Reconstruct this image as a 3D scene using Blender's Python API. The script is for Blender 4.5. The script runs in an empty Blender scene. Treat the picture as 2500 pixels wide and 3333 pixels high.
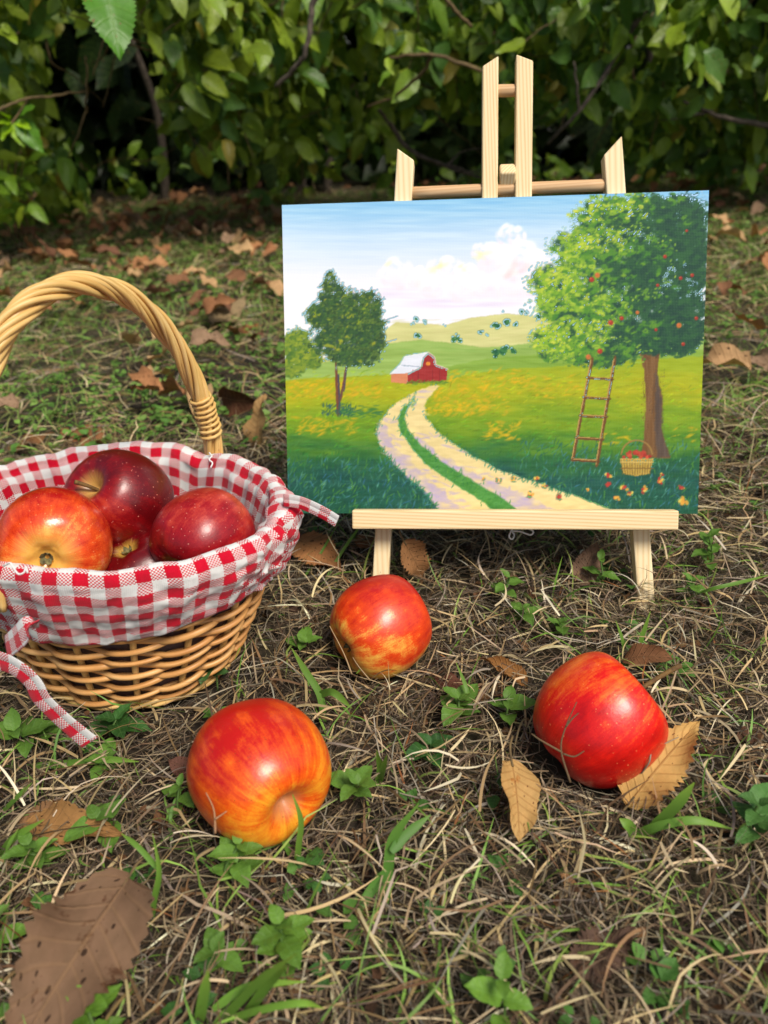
import bpy, math, random
import numpy as np
from mathutils import Vector, Matrix

random.seed(7)
rng = np.random.default_rng(11)
SC = bpy.context.scene
COL = SC.collection

# ------------------------------------------------------------------ camera, sky, sun, exposure
CAM_H = 0.35656
F_PX = 2500.0                                   # focal length in pixels of the 2500 x 3333 frame
R = np.array([[0.99877226, 0.04953766, 0.0],
              [-0.0246496, 0.49698213, -0.8674106],
              [-0.04296949, 0.86634565, 0.49759305]])   # camera axes in the world (pitched 30 deg down)
cam_d = bpy.data.cameras.new('camera')
cam = bpy.data.objects.new('camera', cam_d)
COL.objects.link(cam)
m4 = Matrix.Identity(4)
for i in range(3):
    for j in range(3):
        m4[i][j] = R[i, j]
m4[2][3] = CAM_H
cam.matrix_world = m4
cam_d.sensor_fit = 'VERTICAL'
cam_d.sensor_height = 24.0
cam_d.sensor_width = 18.0
cam_d.lens = 24.0 * F_PX / 3333.0
cam_d.clip_start = 0.01
cam_d.clip_end = 500
cam_d.dof.use_dof = True
cam_d.dof.focus_distance = 0.50
cam_d.dof.aperture_fstop = 18.0 / 3.5
SC.camera = cam

SUN_EL, SUN_AZ = math.radians(55), math.radians(142)     # azimuth clockwise from +Y: behind the camera, to its right
world = bpy.data.worlds.new('World')
SC.world = world
world.use_nodes = True
wn = world.node_tree
bg = wn.nodes['Background']
sky = wn.nodes.new('ShaderNodeTexSky')
sky.sky_type = 'NISHITA'
sky.sun_disc = False
sky.sun_elevation = SUN_EL
sky.sun_rotation = SUN_AZ
sky.air_density = 1.0
sky.dust_density = 3.0
wn.links.new(sky.outputs[0], bg.inputs[0])
bg.inputs[1].default_value = 0.09
sun_d = bpy.data.lights.new('sun', 'SUN')
sun_d.energy = 3.5
sun_d.angle = math.radians(20)
sun_d.color = (1.0, 0.93, 0.82)
sun = bpy.data.objects.new('sun', sun_d)
COL.objects.link(sun)
sdir = Vector((math.sin(SUN_AZ) * math.cos(SUN_EL), math.cos(SUN_AZ) * math.cos(SUN_EL), math.sin(SUN_EL)))
sun.rotation_euler = sdir.to_track_quat('Z', 'Y').to_euler()
sun.location = sdir * 5
SC.view_settings.view_transform = 'Standard'
SC.view_settings.look = 'None'
SC.view_settings.gamma = 1.0
SC.view_settings.exposure = 0.15
SC.view_settings.use_curve_mapping = False
SC.cycles.use_denoising = True
SC.cycles.max_bounces = 8
SC.cycles.sample_clamp_indirect = 6.0


# ------------------------------------------------------------------ helpers
def ray(px, py):
    """world direction of a point of the 1659 x 2212 view of the photograph (depth 1 along the axis)"""
    return R @ np.array([(px * 1.507 - 1250) / F_PX, -(py * 1.507 - 1666.5) / F_PX, -1.0])


def G(px, py, z=0.0):
    r = ray(px, py)
    return r * ((z - CAM_H) / r[2]) + np.array([0, 0, CAM_H])


def D(px, py, d):
    return ray(px, py) * d + np.array([0, 0, CAM_H])


def atY(px, py, Y):
    r = ray(px, py)
    return r * (Y / r[1]) + np.array([0, 0, CAM_H])


def lin(c):
    c = np.asarray(c, float) / 255.0
    return np.where(c <= 0.04045, c / 12.92, ((c + 0.055) / 1.055) ** 2.4)


def rgba(c, k=1.0):
    l = lin(c) * k
    return (float(l[0]), float(l[1]), float(l[2]), 1.0)


def unit(v):
    v = np.asarray(v, float)
    return v / np.linalg.norm(v)


ORG = {}                                        # world origin of every object, so that meshes can be given in world space


def mesh_data(name, verts, faces, mat, smooth=True, cols=None, vec=None):
    verts = np.ascontiguousarray(verts, dtype=np.float32)
    me = bpy.data.meshes.new(name)
    if isinstance(faces, np.ndarray):
        n, k = faces.shape
        me.vertices.add(len(verts))
        me.vertices.foreach_set('co', verts.ravel())
        me.loops.add(n * k)
        me.loops.foreach_set('vertex_index', faces.astype(np.int32).ravel())
        me.polygons.add(n)
        me.polygons.foreach_set('loop_start', np.arange(0, n * k, k, dtype=np.int32))
        me.update(calc_edges=True)
    else:
        me.from_pydata(verts.tolist(), [], faces)
    if smooth:
        me.polygons.foreach_set('use_smooth', np.ones(len(me.polygons), dtype=bool))
    if cols is not None:
        cols = np.asarray(cols, np.float32)
        if cols.shape[1] == 3:
            cols = np.hstack([cols, np.ones((len(cols), 1), np.float32)])
        a = me.attributes.new('Col', 'FLOAT_COLOR', 'POINT')
        a.data.foreach_set('color', np.ascontiguousarray(cols).ravel())
    if vec is not None:
        a = me.attributes.new('lf', 'FLOAT_VECTOR', 'POINT')
        a.data.foreach_set('vector', np.ascontiguousarray(np.asarray(vec, np.float32)).ravel())
    if mat is not None:
        me.materials.append(mat)
    me.update()
    return me


def add(name, me, parent=None, loc=None):
    o = bpy.data.objects.new(name, me)
    COL.objects.link(o)
    if parent is not None:
        o.parent = parent
        ORG[o] = ORG[parent]
    else:
        ORG[o] = np.zeros(3)
    return o


def part(name, verts, faces, mat, parent=None, **kw):
    """a mesh object given in world coordinates"""
    org = ORG[parent] if parent is not None else np.zeros(3)
    return add(name, mesh_data(name, np.asarray(verts) - org, faces, mat, **kw), parent)


def solo(name, verts, faces, mat, loc, **kw):
    """a top-level mesh thing with its origin at loc, verts in world coordinates"""
    loc = np.asarray(loc, float)
    o = bpy.data.objects.new(name, mesh_data(name, np.asarray(verts) - loc, faces, mat, **kw))
    COL.objects.link(o)
    o.location = loc
    ORG[o] = loc
    return o


def thing(name, loc, label, cat, group=None):
    o = bpy.data.objects.new(name, None)
    o.empty_display_size = 0.02
    COL.objects.link(o)
    o.location = loc
    ORG[o] = np.asarray(loc, float)
    return tag(o, label, cat, group)


def tag(o, label=None, cat=None, group=None, kind=None):
    if label: o['label'] = label
    if cat: o['category'] = cat
    if group: o['group'] = group
    if kind: o['kind'] = kind
    return o


def grid_faces(n, m, wrap_n=False, wrap_m=False, off=0):
    """quads of an n x m grid of vertices (row-major)"""
    i = np.arange(n if wrap_n else n - 1)
    j = np.arange(m if wrap_m else m - 1)
    I, J = np.meshgrid(i, j, indexing='ij')
    I2, J2 = (I + 1) % n, (J + 1) % m
    return (np.stack([I * m + J, I * m + J2, I2 * m + J2, I2 * m + J], -1).reshape(-1, 4) + off).astype(np.int32)


def smooth_path(pts, per=8):
    p = np.asarray(pts, float)
    p = np.vstack([2 * p[0] - p[1], p, 2 * p[-1] - p[-2]])
    out = []
    for i in range(1, len(p) - 2):
        for t in np.linspace(0, 1, per, endpoint=False):
            a, b, c, d = p[i - 1], p[i], p[i + 1], p[i + 2]
            out.append(0.5 * ((2 * b) + (-a + c) * t + (2 * a - 5 * b + 4 * c - d) * t * t + (-a + 3 * b - 3 * c + d) * t ** 3))
    out.append(p[-2])
    return np.array(out)


def frames(path, closed=False):
    T = np.gradient(path, axis=0)
    if closed:
        T = np.roll(path, -1, 0) - np.roll(path, 1, 0)
    T /= np.linalg.norm(T, axis=1)[:, None] + 1e-12
    ref = np.array([0, 0, 1.0]) if abs(T[0][2]) < 0.9 else np.array([1.0, 0, 0])
    N = np.zeros_like(T)
    n = np.cross(T[0], ref)
    n /= np.linalg.norm(n)
    for i in range(len(T)):
        n = n - T[i] * (n @ T[i])
        n /= np.linalg.norm(n)
        N[i] = n
    return T, N, np.cross(T, N)


def tube(path, rad, k=8, closed=False, caps=True):
    path = np.asarray(path, float)
    n = len(path)
    rad = np.broadcast_to(np.asarray(rad, float), (n,))
    T, N, B = frames(path, closed)
    a = np.linspace(0, 2 * math.pi, k, endpoint=False)
    v = path[:, None, :] + rad[:, None, None] * (N[:, None, :] * np.cos(a)[None, :, None] + B[:, None, :] * np.sin(a)[None, :, None])
    f = grid_faces(n, k, closed, True).tolist()
    if caps and not closed:
        f.append(list(range(k))[::-1] and [k - 1 - q for q in range(k)])
        f.append([(n - 1) * k + q for q in range(k)])
    s = np.concatenate([[0], np.cumsum(np.linalg.norm(np.diff(path, axis=0), axis=1))])
    vec = np.stack([np.repeat(s, k), np.tile(np.cos(a), n) * np.repeat(rad, k), np.tile(np.sin(a), n) * np.repeat(rad, k)], -1)
    return v.reshape(-1, 3), f, vec


def box_verts(o, ax, ay, az, bev=0.0):
    """a box from corner o with edge vectors ax, ay, az; bevelled by bmesh later"""
    o, ax, ay, az = map(lambda q: np.asarray(q, float), (o, ax, ay, az))
    v = [o + ax * i + ay * j + az * k for k in (0, 1) for j in (0, 1) for i in (0, 1)]
    f = [(0, 2, 3, 1), (4, 5, 7, 6), (0, 1, 5, 4), (2, 6, 7, 3), (0, 4, 6, 2), (1, 3, 7, 5)]
    return np.array(v), f


def vnoise(x, y, seed=0):
    """smooth value noise in numpy, 0..1"""
    r = np.random.default_rng(seed).random((64, 64))
    xi, yi = np.floor(x).astype(int), np.floor(y).astype(int)
    fx, fy = x - xi, y - yi
    fx, fy = fx * fx * (3 - 2 * fx), fy * fy * (3 - 2 * fy)
    g = lambda a, b: r[a % 64, b % 64]
    return (g(xi, yi) * (1 - fx) * (1 - fy) + g(xi + 1, yi) * fx * (1 - fy) + g(xi, yi + 1) * (1 - fx) * fy + g(xi + 1, yi + 1) * fx * fy)


def fbm(x, y, seed=0, oct=3):
    s, a, t = 0, 1.0, 0
    for o in range(oct):
        s = s + a * vnoise(x * 2 ** o, y * 2 ** o, seed + o)
        t += a
        a *= 0.5
    return s / t


def gz(x, y):
    """height of the lawn"""
    x, y = np.asarray(x, float), np.asarray(y, float)
    near = 0.010 * (fbm(x * 7 + 3, y * 7 + 9, 5) - 0.5)
    return near + 0.03 * (fbm(x * 1.3 + 20, y * 1.3 + 7, 8) - 0.5) * np.clip((y - 0.8) / 1.0, 0, 1)


# ------------------------------------------------------------------ materials
class NT:
    """a small wrapper for building node trees"""

    def __init__(self, name):
        self.m = bpy.data.materials.new(name)
        self.m.use_nodes = True
        self.t = self.m.node_tree
        self.b = self.t.nodes['Principled BSDF']
        self.out = self.t.nodes['Material Output']

    def n(self, ty, **kw):
        nd = self.t.nodes.new('ShaderNode' + ty)
        for k, v in kw.items():
            if hasattr(nd, k):
                setattr(nd, k, v)
            else:
                self.i(nd, k, v)
        return nd

    def i(self, nd, key, v):
        s = nd.inputs[key]
        if hasattr(v, 'is_output') or isinstance(v, bpy.types.NodeSocket):
            self.t.links.new(v, s)
        else:
            s.default_value = v
        return nd

    def p(self, key, v):
        self.i(self.b, key, v)

    def math(self, op, a, b=None, c=None, clamp=False):
        nd = self.n('Math', operation=op, use_clamp=clamp)
        self.i(nd, 0, a)
        if b is not None: self.i(nd, 1, b)
        if c is not None: self.i(nd, 2, c)
        return nd.outputs[0]

    def mix(self, fac, a, b, mode='MIX'):
        nd = self.n('Mix', data_type='RGBA', blend_type=mode)
        self.i(nd, 0, fac)
        self.i(nd, 6, a)
        self.i(nd, 7, b)
        return nd.outputs[2]

    def noise(self, vec=None, scale=5.0, detail=3.0, rough=0.55, dist=0.0):
        nd = self.n('TexNoise')
        if vec is not None: self.i(nd, 'Vector', vec)
        self.i(nd, 'Scale', scale); self.i(nd, 'Detail', detail); self.i(nd, 'Roughness', rough); self.i(nd, 'Distortion', dist)
        return nd.outputs[0]

    def ramp(self, fac, stops, interp='LINEAR'):
        nd = self.n('ValToRGB')
        nd.color_ramp.interpolation = interp
        e = nd.color_ramp.elements
        while len(e) < len(stops): e.new(0.5)
        for k, (p, c) in enumerate(stops):
            e[k].position = p
            e[k].color = c if len(c) == 4 else (*c, 1)
        self.i(nd, 0, fac)
        return nd.outputs[0]

    def rng(self, v, a, b, c=0.0, d=1.0):
        nd = self.n('MapRange')
        nd.clamp = True
        self.i(nd, 0, v); self.i(nd, 1, a); self.i(nd, 2, b); self.i(nd, 3, c); self.i(nd, 4, d)
        return nd.outputs[0]

    def attr(self, name):
        return self.n('Attribute', attribute_name=name)

    def sep(self, v):
        nd = self.n('SeparateXYZ')
        self.i(nd, 0, v)
        return nd.outputs

    def comb(self, x, y, z):
        nd = self.n('CombineXYZ')
        self.i(nd, 0, x); self.i(nd, 1, y); self.i(nd, 2, z)
        return nd.outputs[0]

    def bump(self, h, strength=0.3, dist=0.001):
        nd = self.n('Bump')
        self.i(nd, 'Height', h); self.i(nd, 'Strength', strength); self.i(nd, 'Distance', dist)
        self.p('Normal', nd.outputs[0])
        return nd.outputs[0]

    def vmul(self, v, s):
        nd = self.n('VectorMath', operation='MULTIPLY')
        self.i(nd, 0, v); self.i(nd, 1, s)
        return nd.outputs[0]

    def vadd(self, v, s):
        nd = self.n('VectorMath', operation='ADD')
        self.i(nd, 0, v); self.i(nd, 1, s)
        return nd.outputs[0]

    def translucent(self, col, fac):
        tr = self.n('BsdfTranslucent')
        self.i(tr, 'Color', col)
        mx = self.n('MixShader')
        self.i(mx, 0, fac)
        self.t.links.new(self.b.outputs[0], mx.inputs[1])
        self.t.links.new(tr.outputs[0], mx.inputs[2])
        self.t.links.new(mx.outputs[0], self.out.inputs['Surface'])


def mat_soil():
    t = NT('soil')
    tc = t.n('TexCoord').outputs['Object']
    n1 = t.noise(tc, 40, 6, 0.65)
    n2 = t.noise(tc, 2.2, 3)
    c = t.ramp(n1, [(0.25, rgba((22, 17, 13))), (0.55, rgba((48, 38, 30))), (0.8, rgba((86, 72, 58)))])
    c2 = t.mix(t.rng(n2, 0.4, 0.65), c, t.ramp(n1, [(0.3, rgba((34, 36, 20))), (0.7, rgba((82, 76, 48)))]))
    t.p('Base Color', c2); t.p('Roughness', 0.95)
    t.bump(n1, 0.8, 0.004)
    return t.m


def mat_blade(name, rough=0.6, trans=0.25, sheen=0.3):
    """grass, straw: the colour of each blade is its own"""
    t = NT(name)
    c = t.attr('Col').outputs['Color']
    t.p('Base Color', c); t.p('Roughness', rough); t.p('Specular IOR Level', sheen)
    t.translucent(c, trans)
    return t.m


def mat_leaf(name, trans=0.3, rough=0.45, vein=(0.16, 0.25, 0.06, 1), veinfac=0.35, nvein=8.0, spots=0.0, spot=(0.05, 0.03, 0.02, 1), blotch=None, blotch_amt=0.0, bump=0.4, spec=0.4):
    """a leaf: colour per leaf (Col), veins along lf = (along, across, random)"""
    t = NT(name)
    c = t.attr('Col').outputs['Color']
    lf = t.attr('lf').outputs['Vector']
    s, a, r = t.sep(lf)
    ab = t.math('ABSOLUTE', a)
    mid = t.math('SUBTRACT', 1.0, t.rng(ab, 0.015, 0.06), clamp=True)
    ph = t.math('FRACT', t.math('MULTIPLY', t.math('SUBTRACT', s, t.math('MULTIPLY', ab, 0.16)), nvein))
    side = t.math('SUBTRACT', 1.0, t.rng(t.math('ABSOLUTE', t.math('SUBTRACT', ph, 0.5)), 0.02, 0.14), clamp=True)
    vn = t.math('MAXIMUM', mid, t.math('MULTIPLY', side, 0.6))
    v3 = t.comb(t.math('MULTIPLY', s, 3.0), a, t.math('MULTIPLY', r, 37.0))
    nz = t.noise(v3, 3.0, 5, 0.6)
    cc = t.mix(t.rng(nz, 0.3, 0.75, 0.0, 0.5), c, t.mix(1.0, c, (0.45, 0.5, 0.45, 1), 'MULTIPLY'))
    if blotch is not None:
        b = t.noise(v3, 1.6, 4, 0.7)
        cc = t.mix(t.rng(b, 0.66 - blotch_amt, 0.74 - blotch_amt), cc, blotch)
    if spots > 0:
        vo = t.n('TexVoronoi', voronoi_dimensions='2D'); t.i(vo, 'Vector', t.comb(t.math('ADD', t.math('MULTIPLY', s, 2.4), t.math('MULTIPLY', r, 31.0)), t.math('ADD', a, t.math('MULTIPLY', r, 17.0)), 0.0)); t.i(vo, 'Scale', 5.0); t.i(vo, 'Randomness', 1.0)
        wh = t.n('TexWhiteNoise'); wh.noise_dimensions = '3D'; t.i(wh, 'Vector', vo.outputs['Position'])
        rad = t.math('MULTIPLY', t.rng(wh.outputs['Value'], 1.0 - spots, 1.0), 0.26)
        sp = t.math('LESS_THAN', t.vadd(vo.outputs['Distance'], (0, 0, 0)) and vo.outputs['Distance'], rad)
        cc = t.mix(t.math('MULTIPLY', sp, 0.85), cc, spot)
    cc = t.mix(t.math('MULTIPLY', vn, veinfac), cc, vein)
    t.p('Base Color', cc); t.p('Roughness', rough); t.p('Specular IOR Level', spec)
    h = t.math('ADD', t.math('MULTIPLY', vn, -0.6), t.math('MULTIPLY', nz, 0.5))
    t.bump(h, bump, 0.0012)
    if trans > 0:
        t.translucent(t.mix(1.0, cc, (0.9, 1.0, 0.5, 1), 'MULTIPLY'), trans)
    return t.m


def mat_wood(name, c1, c2, scale=1.0, rough=0.55):
    """planed softwood: grain along lf.x"""
    t = NT(name)
    lf = t.attr('lf').outputs['Vector']
    v = t.vmul(lf, (6.0, 330.0, 330.0))
    n0 = t.noise(t.vmul(lf, (9, 60, 60)), 1.0, 2)
    w = t.n('TexWave'); w.wave_type = 'BANDS'; w.bands_direction = 'DIAGONAL'
    t.i(w, 'Vector', t.vmul(lf, (10.0 * scale, 260.0 * scale, 170.0 * scale))); t.i(w, 'Scale', 1.0); t.i(w, 'Distortion', 3.5); t.i(w, 'Detail', 2.0); t.i(w, 'Detail Scale', 0.5)
    n1 = t.noise(v, 3.0, 4, 0.6)
    g = t.math('ADD', t.math('MULTIPLY', w.outputs['Fac'], 0.55), t.math('MULTIPLY', n1, 0.45))
    c = t.ramp(g, [(0.2, rgba(c1)), (0.62, rgba(tuple((a * 2 + b) / 3 for a, b in zip(c1, c2)))), (0.85, rgba(c2))])
    c = t.mix(t.math('MULTIPLY', n0, 0.25), c, rgba(c2))
    t.p('Base Color', c); t.p('Roughness', rough); t.p('Specular IOR Level', 0.3)
    t.bump(g, 0.15, 0.0004)
    return t.m


def mat_wicker(name, cols):
    t = NT(name)
    lf = t.attr('lf').outputs['Vector']
    oi = t.n('ObjectInfo').outputs['Random']
    n1 = t.noise(t.vadd(t.vmul(lf, (14, 500, 500)), t.comb(t.math('MULTIPLY', oi, 40.0), 0.0, 0.0)), 1.0, 4, 0.65)
    n2 = t.noise(t.vadd(t.vmul(lf, (22, 20, 20)), t.comb(t.math('MULTIPLY', oi, 91.0), 0.0, 0.0)), 1.0, 3, 0.6)
    c = t.ramp(t.math('ADD', t.math('MULTIPLY', n1, 0.45), t.math('MULTIPLY', n2, 0.55)), [(0.3, rgba(cols[0])), (0.5, rgba(cols[1])), (0.72, rgba(cols[2]))])
    kn = t.noise(t.vadd(t.vmul(lf, (70, 160, 160)), t.comb(t.math('MULTIPLY', oi, 17.0), 0.0, 0.0)), 1.0, 2)
    c = t.mix(t.rng(kn, 0.73, 0.78, 0.0, 0.75), c, rgba((96, 52, 24)))
    t.p('Base Color', c); t.p('Roughness', 0.42); t.p('Specular IOR Level', 0.4)
    t.bump(n1, 0.25, 0.0004)
    return t.m


def mat_gingham(name, bias=None):
    """woven check: warp and weft threads of red and white, lf = (metres along, metres across, 0)"""
    t = NT(name)
    lf = t.attr('lf').outputs['Vector']
    u, v, w = t.sep(lf)
    nz = t.n('TexNoise'); t.i(nz, 'Vector', lf); t.i(nz, 'Scale', 90.0); t.i(nz, 'Detail', 2.0)
    wob = t.vmul(t.vadd(nz.outputs['Color'], (-0.5, -0.5, -0.5)), (0.0016, 0.0016, 0))
    wx, wy, _ = t.sep(wob)
    if bias is not None:
        # panels cut on the bias: lf.z is 1 there
        k = 0.7071
        u2 = t.math('MULTIPLY', t.math('ADD', u, v), k)
        v2 = t.math('MULTIPLY', t.math('SUBTRACT', v, u), k)
        sel = t.math('GREATER_THAN', w, 0.5)
        u = t.math('ADD', t.math('MULTIPLY', u, t.math('SUBTRACT', 1.0, sel)), t.math('MULTIPLY', u2, sel))
        v = t.math('ADD', t.math('MULTIPLY', v, t.math('SUBTRACT', 1.0, sel)), t.math('MULTIPLY', v2, sel))
    ug, vg = t.math('ADD', u, wx), t.math('ADD', v, wy)
    P = 0.0140
    a = t.math('LESS_THAN', t.math('FRACT', t.math('DIVIDE', ug, P)), 0.5)
    b = t.math('LESS_THAN', t.math('FRACT', t.math('DIVIDE', vg, P)), 0.5)
    T = 0.0009
    fu, fv = t.math('DIVIDE', u, T), t.math('DIVIDE', v, T)
    par = t.math('FLOORED_MODULO', t.math('ADD', t.math('FLOOR', fu), t.math('FLOOR', fv)), 2.0)
    m = t.math('ADD', t.math('MULTIPLY', a, par), t.math('MULTIPLY', b, t.math('SUBTRACT', 1.0, par)))
    n2 = t.noise(lf, 400.0, 2)
    red = t.mix(n2, rgba((192, 8, 36)), rgba((222, 22, 54)))
    wht = t.mix(n2, rgba((222, 224, 222)), rgba((244, 244, 240)))
    c = t.mix(m, wht, red)
    # little gaps between the threads
    gap = t.math('MULTIPLY', t.math('ABSOLUTE', t.math('SINE', t.math('MULTIPLY', fu, math.pi))), t.math('ABSOLUTE', t.math('SINE', t.math('MULTIPLY', fv, math.pi))))
    c = t.mix(t.rng(gap, 0.0, 0.25, 0.22, 0.0), c, t.mix(1.0, c, (0.45, 0.38, 0.38, 1), 'MULTIPLY'))
    t.p('Base Color', c); t.p('Roughness', 0.9); t.p('Specular IOR Level', 0.1); t.p('Sheen Weight', 0.2)
    t.bump(gap, 0.35, 0.0005)
    t.translucent(c, 0.18)
    return t.m


def mat_apple(name, base, flush, deep, amt, stripes, side, yellow_pole, dots, seed, rough=0.36, polecol=(196, 160, 70)):
    """apple skin in the apple's own frame (z towards the stem, unit radius): ground colour, flush on one side, stripes along the meridians, dots"""
    t = NT(name)
    q = t.attr('lf').outputs['Vector']
    x, y, z = t.sep(q)
    ang = t.math('ARCTAN2', y, x)
    ca, sa = t.math('COSINE', ang), t.math('SINE', ang)
    mer = t.comb(t.math('MULTIPLY', ca, 4.5), t.math('MULTIPLY', sa, 4.5), t.math('ADD', t.math('MULTIPLY', z, 1.0), seed))
    st = t.noise(mer, 1.1, 5, 0.7)
    fine = t.noise(t.comb(t.math('MULTIPLY', ca, 34.0), t.math('MULTIPLY', sa, 34.0), t.math('ADD', t.math('MULTIPLY', z, 4.0), seed)), 1.0, 4, 0.65)
    big = t.noise(t.vadd(q, (seed, seed * 0.7, 3.0)), 1.3, 4, 0.6)
    sd = unit(side)
    dp = t.n('VectorMath', operation='DOT_PRODUCT'); t.i(dp, 0, q); t.i(dp, 1, tuple(sd))
    f = t.math('ADD', t.math('MULTIPLY', dp.outputs['Value'], 0.38), amt)
    f = t.math('ADD', f, t.math('MULTIPLY', t.math('SUBTRACT', big, 0.5), 1.3))
    f = t.math('ADD', f, t.math('MULTIPLY', t.math('SUBTRACT', st, 0.5), stripes))
    f = t.math('ADD', f, t.math('MULTIPLY', t.math('SUBTRACT', fine, 0.5), 0.38 * min(stripes, 1.5)))
    gr = t.noise(q, 55.0, 3, 0.7)
    f = t.math('ADD', f, t.math('MULTIPLY', t.math('SUBTRACT', gr, 0.5), 0.5))
    md = t.noise(t.vadd(q, (seed * 1.7, 2.0, 5.0)), 4.5, 4, 0.65)
    f = t.math('ADD', f, t.math('MULTIPLY', t.math('SUBTRACT', md, 0.5), 0.55))
    c = t.ramp(f, [(0.12, rgba(base)), (0.48, rgba(flush)), (0.9, rgba(deep))])
    rr = t.math('SQRT', t.math('ADD', t.math('MULTIPLY', x, x), t.math('MULTIPLY', y, y)))
    pm = t.math('SUBTRACT', 1.0, t.rng(t.math('ADD', rr, t.math('MULTIPLY', t.math('SUBTRACT', fine, 0.5), 0.35)), yellow_pole * 0.45, yellow_pole))
    c = t.mix(t.math('MULTIPLY', pm, 0.85), c, rgba(polecol))
    vo = t.n('TexVoronoi'); t.i(vo, 'Vector', q); t.i(vo, 'Scale', 15.0)
    wh = t.n('TexWhiteNoise'); wh.noise_dimensions = '3D'; t.i(wh, 'Vector', vo.outputs['Position'])
    dsel = t.math('LESS_THAN', vo.outputs['Distance'], t.math('MULTIPLY', wh.outputs['Value'], 0.17))
    c = t.mix(t.math('MULTIPLY', dsel, dots[3]), c, rgba(dots[:3]))
    t.p('Base Color', c)
    t.p('Roughness', rough); t.p('Specular IOR Level', 0.45)
    t.p('Coat Weight', 0.28); t.p('Coat Roughness', 0.24)
    t.p('Subsurface Weight', 0.06); t.p('Subsurface Radius', (0.004, 0.0015, 0.0006)); t.p('Subsurface Scale', 0.6)
    t.bump(t.math('ADD', t.noise(q, 26.0, 3), t.math('MULTIPLY', t.noise(q, 3.5, 2), 3.0)), 0.10, 0.0012)
    return t.m


def mat_plain(name, c1, c2, scale=60, rough=0.6, bump=0.2):
    t = NT(name)
    tc = t.n('TexCoord').outputs['Object']
    n = t.noise(tc, scale, 4, 0.6)
    t.p('Base Color', t.ramp(n, [(0.3, rgba(c1)), (0.7, rgba(c2))])); t.p('Roughness', rough)
    t.bump(n, bump, 0.0008)
    return t.m


M_SOIL = mat_soil()
M_STRAW = mat_blade('straw', 0.7, 0.18, 0.25)
M_GRASS = mat_blade('grass_blade', 0.5, 0.3, 0.35)
M_HEDGE = mat_leaf('hedge_leaf', 0.28, 0.42, rgba((120, 150, 70)), 0.28, 7.0, 0.12, rgba((120, 80, 40)), rgba((140, 105, 45)), 0.0, 0.5, 0.4)
M_WEED = mat_leaf('weed_leaf', 0.28, 0.5, rgba((120, 165, 90)), 0.3, 5.0, 0.0, bump=0.35, spec=0.3)
M_DRY = mat_leaf('dry_leaf', 0.12, 0.8, rgba((170, 132, 90)), 0.18, 9.0, 0.4, rgba((38, 24, 16)), rgba((84, 56, 38)), 0.06, 0.8, 0.15)
M_TAN = mat_leaf('tan_leaf', 0.15, 0.7, rgba((140, 88, 40)), 0.5, 10.0, 0.22, rgba((90, 52, 26)), rgba((168, 112, 54)), 0.05, 0.6, 0.25)
M_BARK = mat_plain('bark', (52, 44, 38), (104, 92, 80), 90, 0.9, 0.6)
M_TWIG = mat_plain('twig', (70, 56, 34), (116, 96, 60), 120, 0.8, 0.4)
M_PINE = mat_wood('pine', (240, 220, 176), (212, 178, 124))
M_PINE2 = mat_wood('pine_pale', (243, 225, 184), (222, 192, 142), 0.6)
M_DOWEL = mat_wood('dowel_wood', (214, 178, 134), (190, 148, 104), 1.0)
M_STRING = mat_plain('white_string', (200, 200, 198), (236, 236, 232), 900, 0.85, 0.3)
M_WICKER = mat_wicker('willow', [(166, 108, 58), (212, 156, 92), (240, 202, 140)])
M_WICKERP = mat_wicker('pale_willow', [(176, 130, 66), (214, 174, 104), (238, 208, 148)])
M_GING = mat_gingham('gingham', True)
M_LINING = mat_plain('lining', (78, 62, 58), (104, 84, 78), 700, 0.95, 0.3)

# ------------------------------------------------------------------ the lawn ground
xs = np.concatenate([-np.geomspace(60, 1.8, 14), np.linspace(-1.6, 1.6, 111), np.geomspace(1.8, 60, 14)])
ys = np.concatenate([-np.geomspace(60, 0.6, 14), np.linspace(-0.5, 3.6, 142), np.geomspace(3.8, 80, 14)])
X, Y = np.meshgrid(xs, ys, indexing='ij')
Zg = gz(X, Y) - 0.004
ground = part('ground', np.stack([X, Y, Zg], -1).reshape(-1, 3), grid_faces(len(xs), len(ys))[:, ::-1].copy(), M_SOIL)
tag(ground, 'brown soil of the dry lawn', kind='structure')

# ------------------------------------------------------------------ where the apples and the basket stand (for keeping the straw out of them)
CAMX, CAMY, CAMZ = R[:, 0], R[:, 1], R[:, 2]


def camvec(a, b, c):
    return unit(CAMX * a + CAMY * b + CAMZ * c)


BK_C = np.array([-0.173, 0.431, 0.0])            # basket centre on the ground
BK_L = unit(np.array([0.94, -0.34, 0.0]))        # long axis
BK_S = unit(np.array([0.34, 0.94, 0.0]))         # short axis
BK_D = unit(np.array([0.54, 0.84, 0.0]))         # the handle stands a little askew to it
APPLES = []                                      # (name, centre, radius, axis to stem, ...)
solid = []                                       # spheres (centre, radius) that blades avoid


def ground_apple(px, py, z, wpx):
    c = G(px, py, z)
    d = np.dot(c - np.array([0, 0, CAM_H]), -CAMZ)
    return c, wpx * 1.507 * d / F_PX / 2.0


A_FRONT = ground_apple(561, 1662, 0.0320, 296)
A_BACK = ground_apple(822, 1354, 0.0270, 218)
A_RED = ground_apple(1290, 1560, 0.0285, 276)
for c, r in (A_FRONT, A_BACK, A_RED):
    solid.append((c, r * 0.97))


# ------------------------------------------------------------------ the easel and the painting on it
EX = np.array([0.99480352, -0.10181334, 0.0])
EY = np.array([0.04141122, 0.40462304, 0.91354546])
EN = np.array([-0.09301111, -0.90879824, 0.40673664])
PC = np.array([0.08286064, 0.54394652, 0.16964929])
PW, PH = 0.3048, 0.2286


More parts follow.
